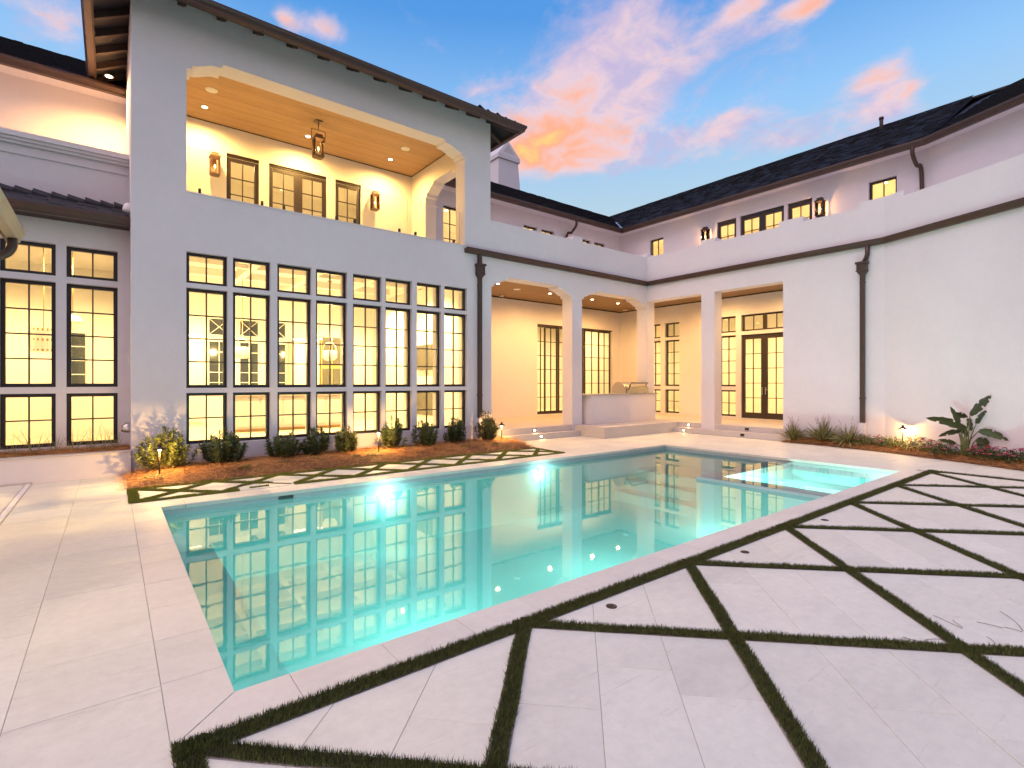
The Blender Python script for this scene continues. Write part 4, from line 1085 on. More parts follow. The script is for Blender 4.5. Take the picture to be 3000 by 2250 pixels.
    rafter((x1 - 0.07, y0 + 0.07, zb + 0.03), (XR, YA, zb + 0.03 + PT * ov), Vector((1, 1, 0)).normalized()); rafter((x0 + 0.07, y0 + 0.07, zb + 0.03), (XL, YA, zb + 0.03 + PT * ov), Vector((1, -1, 0)).normalized())
    # battered chimney with gabled cap
    cy = 19.6; cl, cr = on_y(1459, 540, cy)[0], on_y(1530, 540, cy)[0]; z0c, z1c = 9.8, on_y(1463, 456, cy)[2]
    w0 = (cr - cl) / 2; cx = (cl + cr) / 2; w1 = w0 * 0.80; dd = 0.85
    ch = MB(); ch.hexa([(cx - w0, cy, z0c), (cx + w0, cy, z0c), (cx + w0, cy + 2 * dd, z0c), (cx - w0, cy + 2 * dd, z0c), (cx - w1, cy + 0.15, z1c), (cx + w1, cy + 0.15, z1c), (cx + w1, cy + 2 * dd - 0.15, z1c), (cx - w1, cy + 2 * dd - 0.15, z1c)])
    chm = ch.build('chimney', 'stucco', r1)
    cb = MB(); e_ = 0.07; ya_, yb_ = cy + 0.15 - e_, cy + 2 * dd - 0.15 + e_; xa, xb = cx - w1 - e_, cx + w1 + e_
    cb.box(xa, xb, ya_, yb_, z1c, z1c + 0.2)
    zt = on_y(1487, 405, cy)[2]; zg = z1c + 0.2
    # steep gables on the four sides with a recessed triangular opening
    cb.grid([(xa, ya_, zg), (xb, ya_, zg), (xb, yb_, zg), (xa, yb_, zg), (cx, ya_ + 0.1, zt), (cx, yb_ - 0.1, zt)], [(0, 1, 4), (2, 3, 5), (0, 4, 5, 3), (1, 2, 5, 4)])
    cb.build('chimney_cap', 'stucco', r1)
    tb = MB(); hw = (xb - xa) / 2; m_ = zg + (zt - zg) * 0.16; tp = zg + (zt - zg) * 0.74; q = lambda z: ya_ + 0.1 * (z - zg) / (zt - zg)
    tb.prism([(cx - hw * 0.55, q(m_) - 0.004, m_), (cx + hw * 0.55, q(m_) - 0.004, m_), (cx, q(tp) - 0.004, tp)], [(cx - hw * 0.55, q(m_) + 0.05, m_), (cx + hw * 0.55, q(m_) + 0.05, m_), (cx, q(tp) + 0.05, tp)]); tb.build('chimney_vent', 'step_stone', r1)
roofs()

# ------------------------------------------------------------------ rooms behind the glass
def room(x0, x1, y0, y1, z0, z1, openside, floor='interior_floor_oak'):
    cbox('interior_floor', floor, V, x0, x1, y0, y1, z0 - 0.04, z0)
    cbox('interior_ceiling', 'interior_white', V, x0, x1, y0, y1, z1, z1 + 0.04)
    t = 0.03
    if openside != 'x0': cbox('interior_wall', 'interior_white', V, x0 - t, x0, y0, y1, z0, z1)
    cbox('interior_wall', 'interior_white', V, x1, x1 + t, y0, y1, z0, z1)
    if openside != 'y0': cbox('interior_wall', 'interior_white', V, x0, x1, y0 - t, y0, z0, z1)
    cbox('interior_wall', 'interior_white', V, x0, x1, y1, y1 + t, z0, z1)
room(XL + 0.40, XR - 0.40, YA + TW + 0.002, 17.5, PH, 4.50, 'y0')           # kitchen and living room
room(-4.9, XL - 0.05, 11.86, 15.5, PH, 4.20, 'y0')                          # left wing room
room(XL + 0.40, XR - 0.40, YU + 0.26, 18.3, 4.86, 7.9, 'y0')                # room behind the balcony
room(XR + 0.02, XU - 0.05, YU + 0.26, 18.2, 4.86, 7.75, 'y0')               # upper rooms, garden side
room(XR + 0.02, XU - 0.05, YU + 0.26, 18.4, PH, 4.50, 'y0')                 # room behind the sliding doors
room(XU + 0.26, 20.8, 4.2, YU - 0.05, 4.86, 7.75, 'x0')                     # upper rooms, right wing
room(XU + 0.26, 20.8, 4.2, YU - 0.05, PH, 4.50, 'x0')                       # hall behind the french doors
for k in range(5):
    x = XL + 0.9 + k * 1.45; cbox('ceiling_beam', 'interior_white', V, x, x + 0.16, YA + TW + 0.05, 17.49, 4.30, 4.499)
for k in range(4):
    y = 12.3 + k * 1.45; cbox('ceiling_beam', 'interior_white', V, XL + 0.42, XR - 0.42, y, y + 0.16, 4.315, 4.498)
# windows in the far wall of the kitchen: dark panes, white bars, crossed bars in the transoms
def rear_window(x0, x1, z0, z1, cross, nr):
    y = 17.5
    f = cbox('rear_window', 'night_glass', V, x0, x1, y - 0.03, y - 0.002, z0, z1)
    fr = 0.035
    for a, b, c, e in ((x0 - fr, x1 + fr, z1, z1 + fr), (x0 - fr, x1 + fr, z0 - fr, z0), (x0 - fr, x0, z0, z1), (x1, x1 + fr, z0, z1)): cbox('muntin', 'white_trim', f, a, b, y - 0.05, y - 0.002, c, e)
    if cross:
        for s_ in (0, 1):
            mb = MB(); p, q = Vector((x0, y - 0.036, z0 if s_ else z1)), Vector((x1, y - 0.036, z1 if s_ else z0)); mb.tube([p, q], 0.012, 6); mb.build('muntin', 'white_trim', f)
    else:
        for j in range(1, nr): zz = z0 + (z1 - z0) * j / nr; cbox('muntin', 'white_trim', f, x0, x1, y - 0.045, y - 0.031, zz - 0.011, zz + 0.011)
        cbox('muntin', 'white_trim', f, (x0 + x1) / 2 - 0.01, (x0 + x1) / 2 + 0.01, y - 0.043, y - 0.031, z0, z1)
for x0, x1 in ((2.28, 2.80), (3.10, 3.60), (3.90, 4.40)):
    rear_window(x0, x1, 2.98, 3.45, True, 1); rear_window(x0, x1, 1.25, 2.77, False, 5)

# ================================================================== LAMPS
def downlight(x, y, z, label, group, energy, spot=130, color=WARM, r=0.055):
    t = thing('recessed_light', (x, y, z), label, 'ceiling light', group)
    mb = MB(); n = 20; ring = lambda rr, dz: [(x + rr * math.cos(k * 2 * math.pi / n), y + rr * math.sin(k * 2 * math.pi / n), z + dz) for k in range(n)]
    mb.prism(ring(r * 1.35, -0.006), ring(r * 1.4, -0.0005)); mb.build('trim_ring', 'white_trim', t)
    mb = MB(); mb.prism(ring(r * 0.9, -0.010), ring(r * 0.95, -0.0065)); mb.build('lens', 'lens_warm', t)
    if energy: lamp('SPOT', 'recessed_beam', t, (x, y, z - 0.03), energy, color, 0.05, spot, 0.7, (0, 0, -1))
G_ = 'recessed ceiling lights'
BAL = 410
for (x, y, lb) in ((1.71, 13.79, 'lit ceiling downlight at the left end of the balcony'), (4.03, 13.78, 'lit ceiling downlight beside the hanging balcony lantern'), (6.31, 13.75, 'lit ceiling downlight at the right end of the balcony')):
    downlight(x, y, 7.958, lb, G_, BAL, 172, (1.0, 0.60, 0.17))
POR = 310
for (x, y, lb) in ((11.714, 12.9, 'lit downlight above the first porch arch, near its right bracket'), (13.76, 12.88, 'left lit downlight above the second porch arch'), (15.215, 12.92, 'right lit downlight above the second porch arch')):
    downlight(x, y, 4.573, lb, G_, POR, 174, (1.0, 0.535, 0.165))
for x, y, w in ((9.3, 12.6, 'left of the first arch'), (15.9, 9.6, 'behind the square left opening'), (15.9, 7.2, 'above the french doors')):
    downlight(x, y, 4.573, 'porch ceiling downlight ' + w + ', hidden by the wall above', 'hidden porch downlights', POR, 174, (1.0, 0.535, 0.165))
KIT = 1350
for x, y, w in ((1.9, 12.9, 'front left'), (4.2, 12.9, 'front middle'), (6.3, 12.9, 'front right'), (1.9, 15.6, 'rear left'), (4.2, 15.6, 'rear middle'), (6.3, 15.6, 'rear right')):
    downlight(x, y, 4.498, w + ' downlight in the beamed ceiling behind the window wall', 'living room downlights', KIT, 135)
for x, y, w in ((-0.55, 13.2, 'right'), (-2.2, 13.2, 'left')):
    downlight(x, y, 4.198, w + ' downlight in the ceiling of the left wing room', 'left wing downlights', 720, 160)
for x, y, w in ((2.5, 16.4, 'left'), (5.4, 16.4, 'right')):
    downlight(x, y, 7.898, w + ' downlight in the bedroom behind the balcony doors', 'balcony room downlights', 520, 160)
for x, y, w in ((9.5, 16.0, 'left'), (12.6, 16.0, 'middle'), (15.5, 16.0, 'right')):
    downlight(x, y, 7.748, w + ' downlight in the upper rooms on the garden side', 'upper room downlights', 520, 160)
for x, y, w in ((10.5, 16.3, 'left'), (13.4, 16.3, 'middle'), (15.8, 16.3, 'right')):
    downlight(x, y, 4.498, w + ' downlight behind the porch sliding doors', 'sliding door room downlights', 520, 160)
for x, y, w in ((18.9, 12.6, 'left'), (18.9, 9.0, 'middle'), (18.9, 5.4, 'right')):
    downlight(x, y, 7.748, w + ' downlight in the upper rooms of the right wing', 'right wing upper downlights', 560, 160)
for x, y, w in ((18.9, 12.2, 'left'), (18.9, 8.6, 'middle'), (18.9, 5.6, 'right')):
    downlight(x, y, 4.498, w + ' downlight in the hall behind the french doors', 'hall downlights', 540, 160)

def speaker(x, y, z, label):
    t = thing('ceiling_speaker', (x, y, z), label, 'speaker', 'round ceiling speakers')
    mb = MB(); mb.lathe((x, y, z), [(0.105, -0.012), (0.118, -0.010), (0.12, -0.0005)], 24, False); mb.build('grille', 'white_trim', t)
    mb = MB(); mb.lathe((x, y, z), [(0.09, -0.016), (0.092, -0.0125)], 24, False); mb.build('cover', 'white_trim', t)
speaker(1.73, 12.9, 7.958, 'round white speaker in the balcony ceiling at the left end'); speaker(6.35, 12.87, 7.958, 'round white speaker in the balcony ceiling at the right end')
speaker(10.35, 12.98, 4.573, 'round white speaker above the first porch arch'); speaker(16.9, 13.95, 4.573, 'round white speaker by the far porch corner')

def lantern_body(t, c, w, h, hang=False, LM='lantern_metal'):
    """square tapered glass lantern, c = centre of its foot"""
    x, y, z = c; a, b = w / 2, w / 2 * 0.84
    mb = MB()
    mb.box(x - a * 0.7, x + a * 0.7, y - a * 0.7, y + a * 0.7, z, z + 0.02); mb.box(x - a * 0.9, x + a * 0.9, y - a * 0.9, y + a * 0.9, z + 0.02, z + 0.045); mb.build('base_plate', LM, t)
    z0, z1 = z + 0.045, z + h * 0.80
    for sx in (-1, 1):
        for sy in (-1, 1):
            mb = MB(); p = 0.009; mb.box(x + sx * b - p, x + sx * b + p, y + sy * b - p, y + sy * b + p, z0, z1); mb.build('corner_bar', LM, t)
    for sx, sy in ((1, 0), (-1, 0), (0, 1), (0, -1)):
        if sx: cbox('glass', 'lantern_glass', t, x + sx * (b - 0.002), x + sx * (b + 0.002), y - b + 0.01, y + b - 0.01, z0, z1)
        else: cbox('glass', 'lantern_glass', t, x - b + 0.01, x + b - 0.01, y + sy * (b - 0.002), y + sy * (b + 0.002), z0, z1)
    mb = MB(); mb.box(x - a, x + a, y - a, y + a, z1, z1 + h * 0.05)
    mb.hexa([(x - a, y - a, z1 + h * 0.05), (x + a, y - a, z1 + h * 0.05), (x + a, y + a, z1 + h * 0.05), (x - a, y + a, z1 + h * 0.05)] + [(x + s_ * a * 0.6, y + q * a * 0.6, z1 + h * 0.12) for s_, q in ((-1, -1), (1, -1), (1, 1), (-1, 1))])
    mb.box(x - a * 0.62, x + a * 0.62, y - a * 0.62, y + a * 0.62, z1 + h * 0.12, z1 + h * 0.20); mb.build('cap', LM, t)
    mb = MB(); mb.tube([(x, y, z0), (x, y, z0 + h * 0.28)], 0.014, 8); mb.build('candle', 'white_trim', t)
    mb = MB(); zb = z0 + h * 0.28; mb.lathe((x, y, zb), [(0.008, 0), (0.018, 0.02), (0.016, 0.045), (0.003, 0.08)], 10); mb.build('bulb', 'bulb_warm', t)
    return (x, y, zb + 0.05)
def wall_lantern(wallpt, n, z0, w, h, label, e, LM='lantern_metal'):
    x, y = wallpt; n = Vector((n[0], n[1], 0)); c = Vector((x, y, z0)) + n * (w / 2 + 0.07)
    t = thing('wall_lantern', (x, y, z0), label, 'lantern', 'square wall lanterns')
    mb = MB(); s_ = Vector((-n.y, n.x, 0)); p0 = Vector((x, y, z0 + h * 0.25)) + n * 0.002
    mb.prism([tuple(p0 + s_ * q + Vector((0, 0, r))) for q, r in ((-0.055, 0), (0.055, 0), (0.055, h * 0.7), (-0.055, h * 0.7))], [tuple(p0 + n * 0.022 + s_ * q + Vector((0, 0, r))) for q, r in ((-0.055, 0), (0.055, 0), (0.055, h * 0.7), (-0.055, h * 0.7))]); mb.build('wall_plate', LM, t)
    mb = MB(); mb.tube([p0 + n * 0.02 + Vector((0, 0, h * 0.62)), p0 + n * (0.08) + Vector((0, 0, h * 0.62))], 0.012, 8); mb.build('bracket', LM, t)
    b = lantern_body(t, tuple(c), w, h, LM=LM); lamp('POINT', 'lantern_light', t, b, e, (1.0, 0.52, 0.20), 0.03)
wall_lantern((1.99, YU), (0, -1), 6.59, 0.23, 0.56, 'copper wall lantern at the left end of the balcony', 6, 'lantern_copper')
wall_lantern((6.09, YU), (0, -1), 6.59, 0.23, 0.56, 'copper wall lantern at the right end of the balcony', 6, 'lantern_copper')
wall_lantern((XU, 10.36), (-1, 0), 6.62, 0.24, 0.57, 'dark wall lantern left of the upper terrace doors, half behind parapet', 24)
wall_lantern((XU, 6.53), (-1, 0), 6.60, 0.24, 0.57, 'dark wall lantern right of the upper terrace doors', 24)
def pendant():
    x, y = 4.0, 12.83; t = thing('hanging_lantern', (x, y, 7.05), 'square lantern hanging from the wooden balcony ceiling', 'lantern')
    mb = MB(); mb.box(x - 0.085, x + 0.085, y - 0.085, y + 0.085, 7.93, 7.959); mb.build('canopy', 'lantern_copper', t)
    mb = MB(); mb.tube([(x, y, 7.93), (x, y, 7.735)], 0.012, 8); mb.build('rod', 'lantern_copper', t)
    mb = MB(); w = 0.165
    for a, b in (((x - w, y, 7.735), (x + w, y, 7.735)), ((x - w, y, 7.735), (x - w, y, 7.50)), ((x + w, y, 7.735), (x + w, y, 7.50)), ((x - w, y, 7.505), (x - 0.10, y, 7.505)), ((x + w, y, 7.505), (x + 0.10, y, 7.505))): mb.tube([a, b], 0.009, 6)
    mb.build('yoke', 'lantern_copper', t)
    b = lantern_body(t, (x, y, 7.05), 0.25, 0.57, LM='lantern_copper'); lamp('POINT', 'lantern_light', t, b, 7, (1.0, 0.58, 0.24), 0.03)
pendant()

def path_light(x, y, z, h, label, e):
    t = thing('path_light', (x, y, z), label, 'path light', 'bronze garden path lights')
    mb = MB(); mb.tube([(x, y, z - 0.03), (x, y, z + h - 0.14), (x, y, z + h - 0.135), (x, y, z + h - 0.06)], [0.0115, 0.0115, 0.003, 0.003], 8); mb.build('stem', 'lantern_metal', t)
    mb = MB(); mb.lathe((x, y, z + h), [(0.085, -0.052), (0.088, -0.048), (0.05, -0.022), (0.024, -0.008), (0.022, 0.014), (0.028, 0.016), (0.026, 0.026), (0.004, 0.030)], 20); mb.build('hat', 'lantern_metal', t)
    mb = MB(); mb.lathe((x, y, z + h - 0.052), [(0.016, -0.022), (0.02, -0.012), (0.02, 0.0)], 12); mb.build('lens', 'lens_warm', t)
    lamp('POINT', 'path_bulb', t, (x, y, z + h - 0.098), e, (1.0, 0.56, 0.16), 0.014)
path_light(0.593, 9.70, 0.07, 0.49, 'path light in front of the big shrub at the left end', 62)
path_light(4.31, 9.95, 0.08, 0.50, 'path light amid the shrubs below the window wall', 62)
path_light(7.72, 10.30, 0.06, 0.47, 'path light by the last shrub next to the porch steps', 50)
path_light(13.80, 3.62, 0.10, 0.48, 'path light among flowers by the right wall', 17)

def step_light(p, n, lit, label):
    n = Vector(n); s_ = Vector((-n.y, n.x, 0)); c = Vector(p)
    t = thing('step_light', p, label, 'step light', 'small step lights')
    def plate(w, h, d0, d1, nm, mt):
        mb = MB(); R_ = lambda d: [tuple(c + n * d + s_ * a + Vector((0, 0, b))) for a, b in ((-w, -h), (w, -h), (w, h), (-w, h))]
        mb.prism(R_(d0), R_(d1)); mb.build(nm, mt, t)
    plate(0.058, 0.036, 0.001, 0.007, 'face_plate', 'dark_plastic')
    if lit:
        plate(0.034, 0.018, 0.007, 0.009, 'lens', 'lens_warm'); lamp('SPOT', 'step_beam', t, c + n * 0.03, 1.6, (1.0, 0.62, 0.26), 0.015, 150, 0.5, tuple(n + Vector((0, 0, -0.9))))
step_light((XB, 9.217, 0.232), (-1, 0, 0), True, 'lit step light on the upper step right of the landing')
step_light((13.93, 9.215, 0.082), (-1, 0, 0), True, 'lit step light on the lower step right of the landing')
step_light((XB, 7.358, 0.232), (-1, 0, 0), False, 'dark step light on the upper step near the grasses')
step_light((13.93, 7.348, 0.082), (-1, 0, 0), False, 'dark step light on the lower step near the grasses')
step_light((9.226, YA, 0.232), (0, -1, 0), True, 'lit step light on the upper step below the first arch')
step_light((9.222, 10.52, 0.082), (0, -1, 0), True, 'lit step light on the lower step below the first arch')

# ================================================================== FURNITURE AND FITTINGS
def counter():
    t = thing('outdoor_counter', (12.8, 10.9, PH), 'stucco outdoor kitchen counter with a thin stone top by the porch corner', 'counter')
    mb = MB(); mb.box(11.26, XB - 0.003, 10.60, 11.32, PH, 1.165); mb.box(XB - 0.003, 14.40, 10.60, YA - 0.004, PH, 1.165); mb.build('base', 'stucco', t)
    mb = MB(); mb.box(11.10, XB - 0.003, 10.57, 11.36, 1.166, 1.20); mb.box(XB - 0.003, 14.52, 10.57, YA - 0.004, 1.166, 1.20); mb.build('top', 'granite', t)
counter()
def grill():
    z = 1.20; x0, x1, y0, y1 = 12.95, 14.12, 10.66, 11.26
    t = thing('gas_grill', ((x0 + x1) / 2, (y0 + y1) / 2, z), 'stainless steel barbecue with a rounded hood set on the counter', 'grill')
    mb = MB(); mb.box(x0 - 0.03, x1 + 0.03, y0 - 0.02, y1, z, z + 0.03); mb.build('firebox', 'steel', t)
    n = 12; prof = []
    for k in range(n + 1):
        a = math.pi * k / n; prof.append((y0 + 0.03 + (y1 - y0 - 0.05) * (0.5 - 0.5 * math.cos(a)), z + 0.03 + 0.34 * math.sin(a) ** 0.75))
    mb = MB(); mb.prism([(x0, a, b) for a, b in prof], [(x1, a, b) for a, b in prof]); h = mb.build('hood', 'steel', t)
    for x in (x0, x1):
        mb = MB(); s_ = 0.012; pr = [(a + (0 if 0 < i < n else 0), b + 0.008) for i, (a, b) in enumerate(prof)]; mb.prism([(x - s_, a, b) for a, b in pr], [(x + s_, a, b) for a, b in pr]); mb.build('side_panel', 'steel', t)
    mb = MB(); hz = z + 0.34
    mb.tube([(x0 + 0.22, y0 - 0.045, hz), (x1 - 0.10, y0 - 0.045, hz)], 0.016, 10)
    for x in (x0 + 0.24, x1 - 0.12): mb.tube([(x, y0 - 0.045, hz), (x - 0.0, y0 + 0.06, hz - 0.10)], 0.012, 8)
    mb.tube([(x0 + 0.22, y0 - 0.045, hz), (x0 + 0.12, y0 + 0.0, z + 0.12)], 0.013, 8); mb.build('hood_handle', 'dark_plastic', t)
    mb = MB(); mb.tube([(x0 + 0.02, y0 - 0.02, z + 0.02), (x0 + 0.0, y0 - 0.03, z + 0.10), (x0 + 0.03, y0 - 0.02, z + 0.15)], 0.014, 8); mb.build('side_lever', 'dark_plastic', t)
    for k in range(4):
        mb = MB(); xx = x0 + 0.2 + k * 0.25; mb.tube([(xx, y0 - 0.02, z + 0.018), (xx, y0 - 0.05, z + 0.018)], 0.018, 10); mb.build('knob', 'steel', t)
grill()
def camera_dome():
    x, y, z = 10.67, 14.25, 4.535
    t = thing('security_camera', (x, y, z), 'small white security camera under the porch ceiling', 'camera')
    mb = MB(); mb.lathe((x, y, 4.573), [(0.07, -0.05), (0.075, -0.04), (0.075, -0.001)], 16); mb.build('housing', 'white_trim', t)
    mb = MB(); mb.lathe((x, y, 4.573), [(0.005, -0.10), (0.04, -0.085), (0.055, -0.05)], 16); mb.build('dome', 'dark_plastic', t)
camera_dome()
for x, y, lb in ((2.73, 2.375, 'round bronze drain cover nearest the camera'), (4.566, 2.385, 'round bronze drain cover in the middle of the row beside turf'), (6.341, 2.385, 'round bronze drain cover farthest along the turf strip')):
    t = thing('drain_cover', (x, y, 0.0), lb, 'drain', 'drain covers beside the pool turf')
    mb = MB(); mb.lathe((x, y, 0.0), [(0.038, 0.0), (0.038, 0.004), (0.033, 0.006), (0.02, 0.006)], 20, False); mb.build('lid', 'lantern_metal', t)
    mb = MB(); mb.box(x - 0.016, x + 0.016, y - 0.005, y + 0.005, 0.0062, 0.0082); mb.build('slot', 'dark_plastic', t)
def channel():
    t = thing('channel_drain', (-1.0, 9.4, 0.0), 'narrow slotted channel drain across the left terrace', 'drain')
    cbox('frame', 'steel', t, -1.035, -1.025, 7.0, 10.68, 0.0005, 0.006); cbox('frame', 'steel', t, -0.965, -0.955, 7.0, 10.68, 0.0005, 0.006)
    cbox('grate', 'white_trim', t, -1.024, -0.966, 7.0, 10.68, 0.0005, 0.004)
channel()
# neighbouring eave on the far left, seen from below
def near_eave():
    x, y, z = -0.80, 8.2, 3.2; x, y, z = on_z(75, 712, 3.17)
    t = thing('garden_pavilion', (x - 1.0, y - 1.0, 0.0), 'corner of a low eave with gutter and curved downspout at left edge', 'pavilion')
    gutter(t, (x - 0.14, y - 3.2, z - 0.01), (x - 0.14, y, z - 0.01), (1, 0, 0), 1.1, material='gutter_tan')
    mb = MB(); mb.box(x - 0.16, x - 0.142, y - 3.2, y, z - 0.02, z + 0.13); mb.build('fascia', 'bronze', t)
    mb = MB(); mb.box(x - 2.6, x - 0.162, y - 3.2, y - 0.02, z + 0.02, z + 0.05); mb.build('soffit', 'stucco', t)
    mb = MB(); mb.hexa([(x - 2.6, y - 3.2, z + 0.14), (x - 0.02, y - 3.2, z + 0.14), (x - 0.02, y + 0.02, z + 0.14), (x - 2.6, y + 0.02, z + 0.14), (x - 2.6, y - 3.2, z + 1.2), (x - 0.02, y - 3.2, z + 0.18), (x - 0.02, y + 0.02, z + 0.18), (x - 2.6, y + 0.02, z + 1.2)]); mb.build('roof', 'shingle', t)
    mb = MB(); P = []
    for k in range(13):
        a = R(-90 + 100 * k / 12) ; P.append((x - 0.085 - 0.13 + 0.13 * math.cos(R(100 * k / 12)), y - 0.22, z - 0.06 - 0.16 * math.sin(R(100 * k / 12))))
    P = [(x - 0.085, y - 0.22, z)] + P + [(x - 0.34, y - 0.22, z - 0.245), (x - 0.46, y - 0.22, z - 0.30), (x - 0.50, y - 0.22, z - 0.5), (x - 0.50, y - 0.22, 0.0)]
    mb.tube(P, 0.045, 12); mb.build('downspout', 'bronze', t)
    cbox('post', 'stucco', t, x - 2.5, x - 2.15, y - 0.65, y - 0.25, 0.0, z + 0.02)
near_eave()
PVX, PVY = on_z(75, 712, 3.17)[:2]
for (dx, dy) in ((-0.75, -0.55),):
    downlight(PVX + dx, PVY + dy, 3.188, 'downlight in the lit soffit of the eave at the left edge', 'pavilion soffit downlights', 120, 160, (1.0, 0.52, 0.16))
downlight(XL - 0.30, 13.3, 7.80, 'small light under the left eave of the tall block', G_, 650, 165, (1.0, 0.52, 0.17))
# ---- inside the rooms
def interior_things():
    t = thing('kitchen_island', (4.0, 14.6, PH), 'pale kitchen island behind the window wall', 'kitchen island')
    cbox('base', 'cabinet_white', t, 2.4, 5.2, 14.2, 15.1, PH + 0.08, PH + 0.90); cbox('plinth', 'cabinet_oak', t, 2.46, 5.14, 14.26, 15.04, PH, PH + 0.079); cbox('top', 'granite', t, 2.34, 5.26, 14.14, 15.16, PH + 0.901, PH + 0.94)
    for k in range(5): cbox('panel', 'cabinet_white', t, 2.45 + k * 0.55, 2.95 + k * 0.55, 14.185, 14.199, PH + 0.14, PH + 0.86)
    t = thing('tall_cabinet', (1.3, 17.2, PH), 'tall white kitchen cabinet lit from its top, left of the crossed-bar windows', 'cabinet')
    cbox('body', 'cabinet_white', t, 0.75, 2.05, 16.95, 17.49, PH, 2.86); cbox('light_strip', 'led_strip', t, 0.78, 2.02, 16.96, 17.0, 2.861, 2.90)
    for k in range(2): cbox('cabinet_door', 'cabinet_white', t, 0.78 + k * 0.65, 1.40 + k * 0.65, 16.925, 16.949, PH + 0.12, 2.80)
    t = thing('wall_cabinet', (4.85, 17.3, PH), 'white kitchen cabinet with bright light strip right of the rear windows', 'cabinet')
    cbox('body', 'cabinet_white', t, 4.50, 5.32, 16.95, 17.49, PH, 2.90); cbox('light_strip', 'led_strip', t, 4.52, 5.30, 16.96, 17.0, 2.901, 2.94); cbox('cabinet_door', 'cabinet_white', t, 4.54, 5.28, 16.925, 16.949, PH + 0.12, 2.84)
    t = thing('display_cabinet', (5.75, 17.2, PH), 'golden oak display cabinet with glass doors behind the window wall', 'cabinet')
    cbox('body', 'cabinet_oak', t, 5.38, 6.10, 17.0, 17.49, PH, 2.95)
    for k in range(2):
        for j in range(2): cbox('glass_door', 'screen_dark', t, 5.43 + k * 0.33, 5.72 + k * 0.33, 16.985, 16.999, PH + 0.2 + j * 1.62, PH + 0.2 + (1.5 if j == 0 else 0.9) + j * 1.62)
    cbox('light_strip', 'led_strip', t, 5.40, 6.08, 17.02, 17.06, 2.951, 2.99)
    t = thing('television', (XR - 0.45, 13.45, 1.9), 'large dark television on the right wall of the living room', 'television')
    cbox('screen', 'screen_dark', t, XR - 0.47, XR - 0.43, 12.86, 14.03, 1.93, 2.66); cbox('wall_mount', 'dark_plastic', t, XR - 0.429, XR - 0.401, 13.2, 13.7, 2.1, 2.5)
    t = thing('fireplace', (XR - 0.45, 13.45, 0.55), 'dark fireplace opening below the television', 'fireplace')
    cbox('surround', 'interior_white', t, XR - 0.46, XR - 0.401, 12.7, 14.2, PH, 1.42); cbox('firebox', 'screen_dark', t, XR - 0.475, XR - 0.461, 12.95, 14.02, 0.60, 1.26)
    for x, y, zt, label in ((2.72, 15.0, 3.75, 'glass drum pendant over the left end of the kitchen island'), (5.0, 15.0, 3.75, 'glass drum pendant over the right end of the kitchen island')):
        t = thing('drum_pendant', (x, y, 2.2), label, 'pendant lamp', 'kitchen pendants'); zt = 2.42
        mb = MB(); mb.tube([(x, y, 4.495), (x, y, zt + 0.30)], 0.008, 6); mb.build('chain', 'cabinet_oak', t)
        mb = MB(); mb.lathe((x, y, 4.47), [(0.07, 0), (0.07, 0.027)], 14); mb.build('canopy', 'cabinet_oak', t)
        mb = MB(); P = [(x - 0.2 * math.cos(R(a)), y, zt + 0.06 + 0.24 * math.sin(R(a))) for a in range(0, 181, 15)]; mb.tube(P, 0.008, 6); mb.build('hoop', 'cabinet_oak', t)
        mb = MB(); mb.lathe((x, y, zt - 0.24), [(0.02, 0.0), (0.14, 0.02), (0.2, 0.10), (0.2, 0.30)], 20); mb.build('shade', 'shade_glow', t); lamp('POINT', 'pendant_bulb', t, (x, y, zt + 0.16), 170, WARM, 0.06)
    x, y, z = on_y(128, 995, 13.4)
    t = thing('chandelier', (x, y, z - 0.25), 'drum chandelier of glass rods seen in the far left window', 'chandelier')
    for k in range(18):
        a = k * 2 * math.pi / 18; mb = MB(); mb.box(x + 0.2 * math.cos(a) - 0.016, x + 0.2 * math.cos(a) + 0.016, y + 0.2 * math.sin(a) - 0.016, y + 0.2 * math.sin(a) + 0.016, z - 0.24, z + 0.24); mb.build('glass_rod', 'shade_glow', t)
    mb = MB(); mb.tube([(x, y, 4.19), (x, y, z + 0.22)], 0.008, 6); mb.build('stem', 'cabinet_oak', t)
    for q in (-0.2, 0.0, 0.2):
        mb = MB(); n = 18; mb.lathe((x, y, z + q), [(0.175, -0.012), (0.185, -0.012), (0.185, 0.012), (0.175, 0.012)], 18, False); mb.build('ring', 'cabinet_oak', t)
    mb = MB(); mb.lathe((x, y, 4.165), [(0.06, 0), (0.06, 0.03)], 14); mb.build('canopy', 'cabinet_oak', t)
    x, y, z = on_y(213, 945, 13.6)
    t = thing('globe_pendant', (x, y, z), 'white glass globe pendant seen in the left wing window', 'pendant lamp')
    mb = MB(); mb.lathe((x, y, z), [(0.16 * math.sin(R(a)) + 0.001, -0.16 * math.cos(R(a))) for a in range(0, 181, 15)], 18); mb.build('globe', 'shade_glow', t)
    mb = MB(); mb.lathe((x, y, z), [(0.166, -0.008), (0.17, 0.0), (0.166, 0.008)], 20); mb.build('band', 'cabinet_oak', t)
    mb = MB(); mb.tube([(x, y, 4.19), (x, y, z + 0.155)], 0.008, 6); mb.build('stem', 'cabinet_oak', t)
    # dark window in the far wall of the left wing room
    f = cbox('rear_window', 'night_glass', V, -0.72, -0.48, 15.46, 15.498, 1.42, 2.70)
    for j in range(5): cbox('muntin', 'white_trim', f, -0.72, -0.48, 15.44, 15.459, 1.42 + j * 0.32 - 0.012, 1.42 + j * 0.32 + 0.012)
    for k in range(2): cbox('baseboard', 'white_trim', V, -4.9, XL - 0.05, 15.485, 15.498, PH + 0.001 + 0.09 * k, PH + 0.088 + 0.09 * k)
interior_things()

